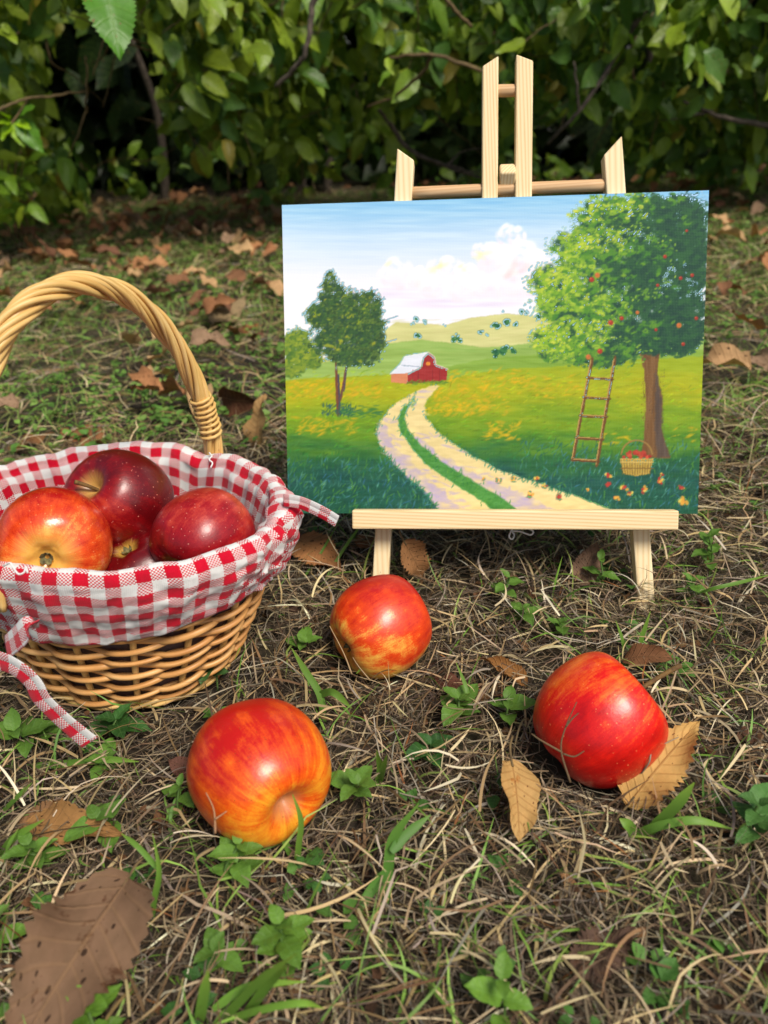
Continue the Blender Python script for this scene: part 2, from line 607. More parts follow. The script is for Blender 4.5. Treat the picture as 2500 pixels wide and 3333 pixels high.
def PL(px, py, c=0.0):
    """(a, b) in the painting's plane (moved c along its normal) under a view point"""
    r = ray(px, py)
    o = np.array([0, 0, CAM_H])
    p0 = PC + EN * c
    s = ((p0 - o) @ EN) / (r @ EN)
    q = o + r * s - PC
    return q @ EX, q @ EY


def E3(a, b, c):
    return PC + EX * a + EY * b + EN * c


def slab(poly, c0, c1, along, mat, name, parent, bev=0.0011):
    """an extruded polygon in the easel's plane from depth c0 to c1, bevelled; grain runs along 'along' (0 = a, 1 = b)"""
    import bmesh
    bm = bmesh.new()
    lo = [bm.verts.new(E3(a, b, c0)) for a, b in poly]
    hi = [bm.verts.new(E3(a, b, c1)) for a, b in poly]
    n = len(poly)
    bm.faces.new(lo[::-1]); bm.faces.new(hi)
    for i in range(n):
        bm.faces.new((lo[i], lo[(i + 1) % n], hi[(i + 1) % n], hi[i]))
    bmesh.ops.recalc_face_normals(bm, faces=bm.faces)
    bmesh.ops.bevel(bm, geom=list(bm.edges), offset=bev, segments=2, affect='EDGES', profile=0.5)
    bm.verts.ensure_lookup_table()
    v = np.array([x.co[:] for x in bm.verts])
    f = [[x.index for x in fc.verts] for fc in bm.faces]
    bm.verts.index_update()
    f = [[x.index for x in fc.verts] for fc in bm.faces]
    bm.free()
    q = v - PC
    a, b, c = q @ EX, q @ EY, q @ EN
    off = random.random()
    vec = np.stack([b + off, a + off, c], -1) if along else np.stack([a + off, b + off, c], -1)
    return part(name, v, f, mat, parent, smooth=False, vec=vec)


def plane_foot(a, c):
    """the b at which the easel's plane meets the ground"""
    return (-0.004 - (PC + EX * a + EN * c)[2]) / EY[2]


easel = thing('tabletop_easel', E3(0.0, plane_foot(0, -0.01), -0.01), 'pale pine tabletop easel standing on the lawn and holding the canvas', 'easel')
c0, c1 = -0.0165, -0.0040
hw = 0.0062
# outer legs, from the ground to their slanted tops
for (tx, ty), (bx, by), left in (((876, 340), (822, 1240), True), ((1324, 315), (1396, 1290), False)):
    ta, tb = PL(tx, ty, c1)
    ba, bb = PL(bx, by, c1)
    sl = (ba - ta) / (bb - tb)
    fb = plane_foot(ba, c1)
    fa = ta + sl * (fb - tb)
    if left:
        poly = [(fa - hw, fb), (fa + hw, fb), (ta + hw - 0.0, tb - 0.002), (ta - hw, tb + 0.007)]
    else:
        poly = [(fa - hw, fb), (fa + hw, fb), (ta + hw, tb + 0.007), (ta - hw, tb - 0.006)]
    slab(poly, c0, c1, 1, M_PINE2, 'leg', easel)
# twin centre posts
for x0, x1, yt0, yt1 in ((1042, 1077, 142, 119), (1115, 1152, 116, 130)):
    a0, b0 = PL(x0, yt0, c1)
    a1, b1 = PL(x1, yt1, c1)
    bot = PL(1090, 1125, c1)[1]
    slab([(a0 + 0.0007, bot), (a1 + 0.0007, bot), (a1, b1), (a0, b0)], c0, c1, 1, M_PINE, 'centre_post', easel)
# dowels
def dowel(p, q, rad, name):
    v, f, vec = tube(np.linspace(p, q, 8), rad, 16)
    part(name, v, f, M_DOWEL, easel, vec=vec)


cm = (c0 + c1) / 2
la, lb = PL(876, 417, cm)
ra, rb = PL(1325, 399, cm)
dowel(E3(la - 0.004, lb, cm), E3(ra + 0.004, rb, cm), 0.0042, 'cross_dowel')
da, db = PL(1077, 196, cm)
ea, eb = PL(1115, 196, cm)
dowel(E3(da - 0.006, db, cm), E3(ea + 0.006, eb, cm), 0.0042, 'short_dowel')
# rear prop leg, hinged between the posts
pa, pb = PL(1097, 366, c1)
ga = PC + EX * pa
top = E3(pa, pb + 0.001, -0.0035)
back_foot = np.array([top[0] + 0.015, top[1] + 0.135, -0.004])
dirv = unit(back_foot - top)
sidev = EX
thick = unit(np.cross(dirv, sidev))
import bmesh as _bm
L = np.linalg.norm(back_foot - top)
bm = _bm.new()
hwp = 0.0058
vs = [bm.verts.new(top + sidev * sx * hwp + thick * sz * 0.006 + dirv * k * L) for k in (0, 1) for sx, sz in ((-1, -1), (1, -1), (1, 1), (-1, 1))]
bm.faces.new(vs[0:4]); bm.faces.new(vs[4:8][::-1])
for i in range(4):
    bm.faces.new((vs[i], vs[4 + i], vs[4 + (i + 1) % 4], vs[(i + 1) % 4]))
_bm.ops.recalc_face_normals(bm, faces=bm.faces)
_bm.ops.bevel(bm, geom=list(bm.edges), offset=0.0016, segments=3, affect='EDGES', profile=0.5)
bm.verts.index_update()
v = np.array([q.co[:] for q in bm.verts]); f = [[q.index for q in fc.verts] for fc in bm.faces]
bm.free()
qv = v - top
part('prop_leg', v, f, M_PINE, easel, smooth=False, vec=np.stack([qv @ dirv, qv @ sidev, qv @ thick], -1))
# tray bar in front of the picture, with the ledge behind it that carries the picture
a0, b0 = PL(760, 1103, 0.016)
a1, b1 = PL(1467, 1103, 0.016)
a2, b2 = PL(1467, 1145, 0.016)
slab([(a0, b2), (a1, b2), (a1, b1), (a0, b1)], 0.0042, 0.016, 0, M_PINE, 'tray_bar', easel)
slab([(a0 + 0.004, b2 + 0.0005), (a1 - 0.004, b2 + 0.0005), (a1 - 0.004, -PH / 2 - 0.0006), (a0 + 0.004, -PH / 2 - 0.0006)], c1 + 0.0002, 0.0041, 0, M_PINE2, 'tray_ledge', easel, 0.0006)

# ------------------------------------------------------------------ the painting: painted in numpy, kept as colours on the canvas mesh
ZW, ZH, S = 1659, 1284, 0.5                      # working frame of the brushwork
cw, ch = int(ZW * S), int(ZH * S)
yy, xx = np.mgrid[0:ch, 0:cw].astype(np.float32)
zx, zy = xx / S, yy / S
prng = np.random.default_rng(5)
dry = fbm(zx / 5.0, zy / 5.0, 31, 2)
img = np.zeros((ch, cw, 3), np.float32)


def cc(c):
    return np.array(c, np.float32) / 255.0


def lerp(a, b, t):
    return a + (b - a) * t


def dab(x, y, rx, ry, ang, col, al=0.9, hard=2.5, drybrush=0.0):
    x, y, rx, ry = x * S, y * S, max(rx * S, 0.5), max(ry * S, 0.5)
    r = int(max(rx, ry) + 2)
    x0, x1, y0, y1 = max(0, int(x) - r), min(cw, int(x) + r + 1), max(0, int(y) - r), min(ch, int(y) + r + 1)
    if x1 <= x0 or y1 <= y0:
        return
    X_, Y_ = xx[y0:y1, x0:x1] - x, yy[y0:y1, x0:x1] - y
    c, s = math.cos(ang), math.sin(ang)
    d = np.sqrt(((X_ * c + Y_ * s) / rx) ** 2 + ((-X_ * s + Y_ * c) / ry) ** 2)
    mk = np.clip((1 - d) * hard, 0, 1) * al
    if drybrush > 0:
        mk = mk * np.clip((dry[y0:y1, x0:x1] - drybrush + 0.12) * 6 + 0.5, 0, 1)
    img[y0:y1, x0:x1] += (np.asarray(col, np.float32) - img[y0:y1, x0:x1]) * mk[..., None]


def poly_mask(pts, soft=1.5, jitter=0.0, seed=1):
    pts = np.asarray(pts, float)
    jx = (fbm(zx / 14, zy / 14, seed) - 0.5) * jitter * 2
    jy = (fbm(zx / 14, zy / 14, seed + 9) - 0.5) * jitter * 2
    px_, py_ = zx + jx, zy + jy
    inside = np.zeros(zx.shape, bool)
    n = len(pts)
    for i in range(n):
        (xa, ya), (xb, yb) = pts[i], pts[(i + 1) % n]
        if ya == yb:
            continue
        cond = (ya > py_) != (yb > py_)
        xi = (xb - xa) * (py_ - ya) / (yb - ya) + xa
        inside ^= cond & (px_ < xi)
    m = inside.astype(np.float32)
    k = int(soft)
    for _ in range(k):
        m = (m + np.roll(m, 1, 0) + np.roll(m, -1, 0) + np.roll(m, 1, 1) + np.roll(m, -1, 1)) / 5
    return m


def fill(pts, col, var=0.05, soft=1, jitter=3, seed=1, sx=40, sy=8):
    m = poly_mask(pts, soft, jitter, seed)[..., None]
    n = (fbm(zx / sx, zy / sy, seed + 3) - 0.5)[..., None] * 2 * var
    base = cc(col) if not callable(col) else col()
    img[:] = img * (1 - m) + (base + n) * m


def stroke(p, q, w, col, al=0.95, n=None, jit=0.6):
    p, q = np.array(p, float), np.array(q, float)
    L_ = np.linalg.norm(q - p)
    n = n or max(3, int(L_ / max(w * 0.5, 1)))
    ang = math.atan2(q[1] - p[1], q[0] - p[0])
    for k in range(n + 1):
        t = k / n
        c = p + (q - p) * t + prng.normal(0, jit, 2)
        dab(c[0], c[1], w * 1.4, w * 0.55, ang, col, al, 3)


# sky
t = np.clip((zy - 90 - (zx - 800) * -0.02) / 300, 0, 1)
skyc = np.zeros((ch, cw, 3), np.float32)
blue, pale, white, lav = cc((134, 192, 230)), cc((194, 220, 242)), cc((236, 238, 250)), cc((226, 216, 238))
for k in range(3):
    skyc[..., k] = np.where(t < 0.45, lerp(blue[k], pale[k], t / 0.45), lerp(pale[k], white[k], (t - 0.45) / 0.55))
str_ = (fbm(zx / 160 + zy / 60, zy / 9, 17) - 0.5)
skyc += (str_ * 0.16 * (1 - t))[..., None] * np.array([1.2, 0.8, 0.3])
lt = np.clip((zx - 330) / -300, 0, 1) * np.clip(1.3 - t, 0, 1)
skyc += (lt * 0.06)[..., None] * np.array([1, 0.6, 0.3])
img[:] = skyc
for k in range(40):
    dab(prng.uniform(300, 1000), prng.uniform(415, 480), prng.uniform(60, 140), prng.uniform(5, 12), prng.normal(0, 0.03), lerp(cc((214, 200, 226)), cc((238, 230, 242)), prng.random()), 0.28, 1.2)
# clouds
for (x, y, r, tint) in [(470, 365, 62, 0), (560, 385, 55, 0), (640, 350, 62, 1), (720, 380, 62, 0), (780, 290, 50, 0), (870, 235, 52, 0), (820, 320, 70, 0), (900, 320, 85, 0), (870, 400, 75, 0), (955, 330, 60, 0), (690, 410, 60, 0), (770, 405, 55, 0), (590, 410, 50, 0)]:
    for k in range(46):
        a, q = prng.uniform(0, 6.28), r * math.sqrt(prng.random())
        up = -math.sin(a) * q / r
        col = lerp(cc((236, 226, 236)), cc((254, 252, 250)), np.clip(0.55 + 0.6 * up + prng.normal(0, 0.12), 0, 1))
        dab(x + math.cos(a) * q, y + math.sin(a) * q * 0.85, r * 0.34, r * 0.2, a + 1.57, col, 0.42, 1.6)
for (x, y, r, c, al) in [(620, 330, 30, (250, 240, 150), .4), (600, 350, 26, (250, 236, 160), .3), (700, 345, 22, (250, 240, 170), .35), (765, 298, 30, (250, 240, 140), .45), (440, 340, 26, (250, 242, 190), .35), (900, 352, 42, (246, 176, 180), .4), (870, 372, 36, (246, 206, 208), .3), (560, 400, 34, (242, 222, 226), .3), (790, 420, 50, (238, 226, 236), .3)]:
    for k in range(6):
        dab(x + prng.normal(0, r * .35), y + prng.normal(0, r * .3), r * .8, r * .35, prng.normal(-.5, .4), cc(c), al * .45, 1.2)
# far hills
fill([(430, 560), (470, 534), (560, 537), (640, 545), (720, 520), (850, 503), (960, 510), (1100, 540), (1580, 560), (1580, 760), (80, 760), (80, 690), (300, 640)], (204, 204, 140), .05, 1, 2, 3, 90, 10)
fill([(420, 610), (560, 594), (660, 606), (780, 622), (900, 612), (1060, 590), (1580, 600), (1580, 770), (80, 770), (80, 720)], (146, 176, 92), .07, 1, 2, 5, 110, 9)
fill([(600, 700), (760, 665), (900, 650), (1060, 640), (1580, 630), (1580, 790), (600, 790)], (130, 164, 66), .07, 1, 3, 8, 90, 8)
for k in range(80):
    x = prng.uniform(450, 1050); y = prng.uniform(520, 600)
    dab(x, y, 40, 3, -.08, lerp(cc((224, 214, 160)), cc((186, 188, 120)), prng.random()), .35, 1.5)
for k in range(60):
    x = prng.uniform(450, 1050); y = prng.uniform(620, 700)
    dab(x, y, 46, 3, .03, lerp(cc((160, 184, 96)), cc((112, 158, 70)), prng.random()), .35, 1.5)
for (x, y, n, r) in [(545, 522, 9, 8), (570, 530, 8, 7), (530, 535, 5, 5), (543, 580, 7, 9), (672, 596, 7, 9), (690, 592, 6, 8), (684, 580, 4, 6), (820, 545, 9, 10), (855, 532, 9, 11), (880, 538, 6, 8), (765, 570, 5, 7), (785, 578, 4, 6), (815, 640, 9, 11), (845, 630, 10, 12), (875, 632, 7, 9), (905, 498, 8, 8), (925, 500, 5, 7), (965, 515, 6, 8), (840, 495, 3, 5), (640, 545, 4, 4)]:
    for k in range(n):
        dab(x + prng.normal(0, r * .6), y + prng.normal(0, r * .6), r * .85, r * .7, prng.uniform(0, 3), lerp(cc((24, 84, 56)), cc((70, 126, 70)), prng.random()), 1.0, 6)

# meadows
mead = [(60, 738), (200, 728), (450, 716), (560, 742), (650, 735), (740, 712), (860, 695), (1000, 690), (1200, 672), (1580, 650), (1580, 1260), (60, 1260)]


def meadow_col():
    c = np.zeros((ch, cw, 3), np.float32)
    tt = zy + (fbm(zx / 120, zy / 30, 77) - .5) * 120
    stops = [(690, (148, 166, 36)), (780, (166, 168, 28)), (860, (122, 152, 32)), (940, (92, 136, 36)), (1010, (44, 100, 54)), (1080, (26, 80, 70)), (1200, (24, 82, 60))]
    for k in range(3):
        c[..., k] = np.interp(tt, [s_[0] for s_ in stops], [s_[1][k] / 255 for s_ in stops])
    return c


fill(mead, meadow_col, .05, 1, 4, 12, 50, 8)
for k in range(2600):
    x, y = prng.uniform(80, 1560), prng.uniform(700, 1200)
    base = np.array([np.interp(y, [690, 800, 900, 1000, 1080, 1200], [v_ / 255 for v_ in ch_]) for ch_ in ((142, 154, 98, 46, 28, 30), (170, 168, 146, 108, 86, 90), (36, 28, 32, 54, 74, 64))], np.float32)
    base = base * prng.uniform(.8, 1.22) + prng.normal(0, .03, 3)
    an = prng.normal(-.25, .35) if y < 980 else prng.normal(-1.2, .5)
    dab(x, y, prng.uniform(7, 18), prng.uniform(1.6, 3.4), an, base, .6, 2, .35)
for (xa, xb, ya, yb, n) in [(95, 420, 735, 800, 110), (120, 340, 865, 925, 60), (600, 860, 760, 860, 110), (780, 900, 880, 945, 50), (640, 960, 700, 760, 70), (880, 1120, 720, 800, 30), (1180, 1290, 900, 960, 14), (1440, 1520, 900, 950, 8), (560, 700, 830, 860, 16)]:
    for k in range(n):
        x, y = prng.uniform(xa, xb), prng.uniform(ya, yb)
        dab(x, y, prng.uniform(9, 26), prng.uniform(3, 8), prng.normal(-.3, .35), lerp(cc((228, 180, 24)), cc((190, 160, 40)), prng.random()), .62, 1.2, .40)
for k in range(1100):                              # blue green strokes at the foot
    if prng.random() < .5:
        x, y = prng.uniform(85, 640), prng.uniform(1010, 1195)
    else:
        x, y = prng.uniform(900, 1540), prng.uniform(950, 1195)
    c = lerp(cc((30, 84, 74)), cc((110, 172, 150)), prng.random() ** 2.2)
    if prng.random() < .25: c = lerp(cc((46, 100, 138)), cc((80, 140, 160)), prng.random())
    if prng.random() < .2: c = cc((86, 142, 50))
    dab(x, y, prng.uniform(9, 22), prng.uniform(1.5, 3), prng.normal(-1.15, .5), c, .7, 2, .35)

# the two-track road
outer = [(612, 752), (545, 772), (465, 818), (415, 880), (400, 912), (415, 962), (455, 1015), (515, 1075), (580, 1130), (628, 1205), (1260, 1205), (1080, 1135), (960, 1092), (830, 1050), (740, 1000), (660, 950), (605, 905), (572, 862), (570, 820), (600, 775), (622, 756)]
fill(outer, (226, 208, 150), .06, 1, 4, 41, 40, 10)
rm = poly_mask(outer, 1, 4, 41)
for k in range(420):
    x, y = prng.uniform(400, 1250), prng.uniform(755, 1200)
    if rm[min(ch - 1, int(y * S)), min(cw - 1, int(x * S))] < .8:
        continue
    c = lerp(cc((240, 222, 156)), cc((222, 198, 140)), prng.random())
    lx = np.interp(y, [755, 820, 880, 912, 962, 1015, 1075, 1130, 1205], [600, 465, 415, 402, 417, 457, 517, 582, 630])
    if x - lx < 45 + 80 * (y - 850) / 350 and y > 840 and prng.random() < .85: c = lerp(cc((176, 164, 190)), cc((206, 188, 190)), prng.random())
    mx_ = np.interp(y, [900, 1000, 1100, 1200], [520, 640, 790, 930])
    if 0 < x - mx_ < 110 and prng.random() < .7: c = lerp(cc((178, 166, 196)), cc((210, 192, 188)), prng.random())
    dab(x, y, prng.uniform(14, 34), prng.uniform(3, 7), prng.normal(.15, .25), c, .6, 2, .3)
for pl_ in ([(415, 880), (400, 912), (415, 962), (455, 1015), (515, 1075), (580, 1130), (628, 1205), (720, 1205), (640, 1130), (560, 1060), (500, 1000), (456, 950), (440, 905)], [(520, 930), (560, 985), (640, 1040), (740, 1100), (860, 1165), (920, 1205), (1060, 1205), (930, 1140), (800, 1085), (700, 1040), (610, 985), (548, 935)]):
    pm_ = poly_mask(pl_, 3, 14, 44)[..., None] * np.clip(.25 + 1.3 * (fbm(zx / 40, zy / 16, 48) - .25), 0, 1)[..., None]
    img[:] = img * (1 - pm_ * .95) + cc((178, 164, 200)) * pm_ * .95
strip = [(540, 800), (500, 828), (476, 868), (484, 912), (520, 965), (570, 1025), (640, 1075), (700, 1115), (770, 1158), (830, 1205), (915, 1205), (850, 1152), (780, 1112), (700, 1062), (620, 1012), (548, 952), (508, 902), (500, 860), (515, 830)]
fill(strip, (72, 136, 60), .08, 1, 4, 51, 20, 6)
for k in range(240):
    i = prng.integers(0, 10)
    q = prng.random()
    a_, b_ = np.array(strip[i]), np.array(strip[18 - i])
    p_ = a_ + (b_ - a_) * q
    dab(p_[0] + prng.normal(0, 5), p_[1] + prng.normal(0, 10), prng.uniform(6, 14), 2, prng.normal(-1.1, .4), lerp(cc((40, 104, 62)), cc((106, 164, 60)), prng.random()), .75, 2)
for k in range(240):                               # grass licking over the road's edges
    pts_ = outer[1:10] if prng.random() < .5 else outer[11:19]
    i = prng.integers(0, len(pts_) - 1)
    p_ = np.array(pts_[i]) + (np.array(pts_[i + 1]) - np.array(pts_[i])) * prng.random()
    far = np.clip((p_[1] - 760) / 300, .25, 1)
    dab(p_[0] + prng.normal(0, 5), p_[1] + prng.normal(0, 3), 14 * far, 2.2 * far + .6, prng.normal(-1.0, .5), lerp(cc((60, 112, 48)), cc((34, 96, 74)), far) * prng.uniform(.8, 1.3), .75, 2)

# barn
fill([(452, 712), (512, 706), (513, 750), (454, 742)], (206, 134, 98), .04, 0, 1, 61)
fill([(510, 748), (511, 712), (560, 690), (563, 656), (585, 640), (604, 656), (609, 681), (650, 698), (646, 736), (565, 744)], (150, 44, 44), .05, 0, 1.5, 62)
fill([(448, 714), (485, 680), (500, 652), (585, 637), (563, 657), (558, 690), (512, 712)], (222, 228, 238), .04, 0, 1.5, 63)
stroke((490, 684), (556, 690), 2.2, cc((160, 170, 190)), .7)
for p_, q_ in (((585, 640), (604, 656)), ((604, 656), (609, 682)), ((609, 682), (650, 697))):
    stroke(p_, q_, 2.6, cc((216, 200, 204)), .85)
for x in (528, 548, 598, 622):
    stroke((x, 700), (x, 742), 1.4, cc((120, 34, 38)), .6)
dab(582, 678, 8, 8, 0, cc((230, 160, 60)), 1, 4)
dab(582, 678, 1.2, 8, 0, cc((160, 60, 40)), 1, 4)
for k in range(50):
    dab(prng.uniform(510, 650), 744 + prng.normal(0, 4), 10, 3, prng.normal(-.5, .4), lerp(cc((70, 120, 40)), cc((130, 150, 50)), prng.random()), .7, 2)


def canopy(blobs, cols, n, r0, r1, holes=None, dryb=.42):
    w = np.array([b[2] * b[3] for b in blobs], float)
    w /= w.sum()
    for k in range(n // 5):
        b = blobs[prng.choice(len(blobs), p=w)]
        a, q = prng.uniform(0, 6.28), math.sqrt(prng.random()) * .78
        dab(b[0] + math.cos(a) * q * b[2], b[1] + math.sin(a) * q * b[3], r1 * 1.7, r1 * 1.1, prng.uniform(-1.3, .6), cols(b[0] + math.cos(a) * q * b[2], b[1] + math.sin(a) * q * b[3], 0, 0, .1), .9, 2.0, .2)
    for k in range(n):
        b = blobs[prng.choice(len(blobs), p=w)]
        a, q = prng.uniform(0, 6.28), math.sqrt(prng.random()) * (1.12 if prng.random() < .15 else 1.0)
        x, y = b[0] + math.cos(a) * q * b[2], b[1] + math.sin(a) * q * b[3]
        c = cols(x, y, -math.sin(a) * q, -math.cos(a) * q, k / n)
        rr = prng.uniform(r0, r1) * (.6 if q > .9 else 1)
        dab(x, y, rr * 1.4, rr * .7, prng.uniform(-1.3, .6), c, .85, 2.4, dryb)


def sprigs(blobs, col, n):
    for k in range(n):
        b = blobs[prng.integers(0, len(blobs))]
        a, q = prng.uniform(0, 6.28), prng.uniform(.92, 1.22)
        dab(b[0] + math.cos(a) * q * b[2], b[1] + math.sin(a) * q * b[3], prng.uniform(4, 9), prng.uniform(2.5, 4.5), prng.uniform(-1.5, .3), col(), .95, 3)


# left tree
for p_, q_, w_, c_ in (((262, 700), (268, 852), 9, (112, 70, 48)), ((270, 720), (275, 850), 6, (70, 66, 82)), ((298, 690), (278, 800), 8, (104, 72, 58)), ((300, 680), (290, 770), 4, (76, 70, 84)), ((262, 700), (256, 620), 6, (96, 66, 48))):
    stroke(p_, q_, w_, cc(c_), .9)
stroke((410, 535), (474, 512), 3, cc((92, 50, 50)), .8); stroke((410, 610), (470, 594), 3.2, cc((92, 52, 44)), .8)
LB = [(310, 480, 70, 60), (350, 540, 80, 70), (245, 440, 42, 55), (275, 520, 110, 75), (380, 475, 42, 52), (290, 610, 125, 62), (385, 590, 46, 62), (330, 655, 80, 30), (205, 505, 52, 38), (240, 390, 18, 34)]
canopy([(128, 620, 52, 70), (110, 690, 42, 36), (170, 660, 46, 40)], lambda x, y, up, lf_, k: lerp(cc((74, 112, 44)), cc((150, 164, 52)), prng.random()) if k > .15 else cc((70, 104, 52)), 420, 6, 12, dryb=.40)
canopy(LB,
       lambda x, y, up, lf_, k: (lerp(cc((34, 66, 46)), cc((70, 106, 50)), prng.random()) if prng.random() > .14 + .25 * (x < 190) + .12 * up else lerp(cc((120, 148, 40)), cc((160, 160, 46)), prng.random())) if k > .25 else lerp(cc((40, 72, 56)), cc((58, 84, 66)), prng.random()),
       1700, 6, 12, dryb=.42)
sprigs(LB, lambda: lerp(cc((40, 66, 40)), cc((96, 124, 56)), prng.random()), 700)
for k in range(90):
    dab(prng.uniform(215, 330) + 0, prng.uniform(820, 860), 10, 2.4, prng.normal(-1.1, .5), lerp(cc((40, 88, 60)), cc((56, 92, 110)), prng.random()), .7, 2)
for k in range(60):
    dab(prng.uniform(280, 420), 845 + prng.normal(0, 10), 16, 3, prng.normal(-.1, .2), lerp(cc((50, 110, 50)), cc((40, 100, 86)), prng.random()), .5, 2)

# right tree
fill([(1312, 620), (1334, 700), (1341, 800), (1338, 900), (1328, 985), (1312, 1005), (1430, 1008), (1410, 960), (1396, 900), (1398, 800), (1380, 720), (1392, 612)], (116, 84, 50), .06, 1, 3, 71, 8, 60)
fill([(1374, 700), (1382, 720), (1398, 800), (1396, 900), (1410, 960), (1428, 1005), (1380, 1005), (1374, 900)], (86, 72, 62), .05, 5, 6, 72, 8, 60)
for k in range(70):
    x = prng.uniform(1325, 1405)
    stroke((x, prng.uniform(650, 900)), (x + prng.normal(0, 4), prng.uniform(760, 1000)), 1.8, lerp(cc((78, 54, 40)), cc((156, 118, 72)), prng.random()) if x < 1370 else cc((70, 62, 66)), .5, 10)
stroke((1345, 660), (1300, 600), 10, cc((104, 72, 46)), .9); stroke((1380, 650), (1420, 590), 9, cc((88, 66, 50)), .9)


def rcol(x, y, up, lf_, k):
    l_ = np.clip((1225 - x) / 330 + up * .35 + prng.normal(0, .28), -1, 1)
    if k < .3:
        return lerp(cc((36, 72, 56)), cc((52, 98, 56)), prng.random())
    if l_ > .35:
        return lerp(cc((110, 158, 46)), cc((176, 200, 66)), prng.random())
    if l_ > -.1:
        return lerp(cc((64, 122, 48)), cc((104, 150, 48)), prng.random())
    return lerp(cc((26, 62, 54)), cc((48, 94, 56)), prng.random())


RB = [(1200, 180, 110, 90), (1330, 160, 130, 80), (1460, 180, 100, 100), (1090, 270, 90, 60), (1230, 330, 200, 120), (1400, 350, 150, 150), (1020, 390, 95, 60), (1100, 470, 150, 80), (1300, 520, 200, 110), (1470, 520, 90, 130), (1060, 590, 110, 60), (1180, 640, 150, 50), (1400, 590, 140, 60), (1500, 300, 55, 200), (1010, 620, 55, 50)]
canopy(RB, rcol, 4600, 8, 17, dryb=.40)
sprigs(RB[:1] + RB[3:5] + RB[6:8] + RB[10:12], lambda: lerp(cc((70, 116, 50)), cc((150, 180, 66)), prng.random()), 700)
for k in range(210):                               # sky showing through at the right
    x, y = (prng.uniform(1390, 1550), prng.uniform(270, 450)) if prng.random() < .8 else (prng.uniform(1440, 1550), prng.uniform(78, 110))
    if vnoise(np.array([x / 26]), np.array([y / 22]), 3)[0] > .58:
        dab(x, y, 5, 3, prng.uniform(0, 3), lerp(cc((120, 160, 190)), cc((180, 204, 230)), prng.random()), .75, 2.5, .42)
for k in range(240):                               # bright clusters
    b = [(1120, 150), (1260, 150), (1170, 130), (1150, 250), (1080, 270), (1000, 400), (1060, 380), (1120, 440), (1010, 560), (1050, 610), (980, 600), (1320, 120), (1140, 560), (1240, 230), (1200, 520)][prng.integers(0, 15)]
    dab(b[0] + prng.normal(0, 26), b[1] + prng.normal(0, 22), prng.uniform(7, 13), prng.uniform(4, 7), prng.uniform(-1, .5), lerp(cc((156, 186, 52)), cc((206, 212, 84)), prng.random()), .8, 2.4, .46)
for (x, y, r) in [(1150, 385, 11), (1170, 370, 11), (1140, 655, 11), (1180, 635, 11), (1217, 535, 11), (1255, 520, 9), (1310, 500, 8), (1455, 545, 11), (1515, 520, 8), (1405, 305, 8), (1380, 405, 7), (1470, 610, 8), (1375, 560, 7), (1500, 370, 8), (1460, 380, 8), (1480, 215, 6)]:
    dab(x, y, r, r, 0, cc((158, 48, 40)) if prng.random() < .6 else cc((190, 110, 54)), .95, 3)
    dab(x - r * .3, y - r * .3, r * .45, r * .4, 0, cc((214, 110, 70)), .7, 2)

# ladder
for (p_, q_) in (((1088, 1008), (1152, 668)), ((1172, 1028), (1232, 664))):
    stroke(p_, q_, 11, cc((104, 70, 36)), .95)
    stroke((p_[0] - 4, p_[1]), (q_[0] - 4, q_[1]), 3.2, cc((186, 152, 92)), .8)
for y_, xa, xb in ((728, 1142, 1218), (796, 1130, 1208), (860, 1118, 1198), (938, 1104, 1186), (1014, 1090, 1172)):
    stroke((xa, y_), (xb, y_ + 5), 10, cc((98, 66, 34)), .95)
    stroke((xa, y_ - 3), (xb, y_ + 2), 2, cc((196, 160, 96)), .8)
# painted basket of apples
fill([(1252, 1010), (1368, 1010), (1356, 1062), (1310, 1072), (1264, 1062)], (176, 150, 70), .06, 0, 2, 81, 10, 10)
for k in range(12):
    x = 1256 + k * 9.5
    stroke((x, 1012), (x + (1310 - x) * .1, 1066), 1.6, cc((112, 88, 44)), .7)
for y_ in (1012, 1022, 1044):
    stroke((1254, y_), (1366, y_), 3, cc((206, 180, 104)) if y_ != 1044 else cc((120, 96, 48)), .8)
for k in range(26):
    x = prng.uniform(1262, 1358); y = 1006 - prng.random() * 24 * math.cos((x - 1310) / 40)
    dab(x, y, 8, 7, 0, lerp(cc((150, 44, 40)), cc((204, 92, 60)), prng.random()), .9, 3)
for a in np.linspace(3.25, 6.17, 40):
    dab(1310 + math.cos(a) * 54, 1000 + math.sin(a) * 54, 4, 3, a, cc((150, 120, 66)), .9, 3)
# windfalls and leaves in the painting
for (x, y, r) in [(1213, 1068, 14), (1210, 1100, 13), (1265, 1112, 15), (1287, 1132, 11), (1240, 1146, 14), (1340, 1118, 15), (1395, 1090, 15), (1398, 1065, 9), (1468, 1110, 12), (1472, 1160, 20), (935, 1132, 15), (1040, 1140, 15), (830, 1086, 12), (882, 1080, 13), (775, 1080, 8), (990, 1104, 11), (960, 1076, 12), (1140, 1118, 8)]:
    for k in range(7):
        dab(x + prng.normal(0, r * .4), y + prng.normal(0, r * .3), r * .55, r * .4, prng.uniform(0, 3), cc([(176, 56, 48), (214, 160, 66), (226, 200, 96), (150, 70, 60)][prng.integers(0, 4)]), .9, 2.6)
    dab(x, y + r * .8, r, r * .25, 0, cc((40, 70, 66)), .5, 2)
img[:] = np.clip(img, 0.03, 0.97)
img[:] = np.clip((img - img.mean(-1, keepdims=True)) * 1.06 + img.mean(-1, keepdims=True), .02, .97)

# sample the brushwork on the canvas mesh
def homography(src, dst):
    A_ = []
    for (x, y), (u, v) in zip(src, dst):
        A_.append([x, y, 1, 0, 0, 0, -u * x, -u * y, -u]); A_.append([0, 0, 0, x, y, 1, -v * x, -v * y, -v])
    return np.linalg.svd(np.array(A_))[2][-1].reshape(3, 3)


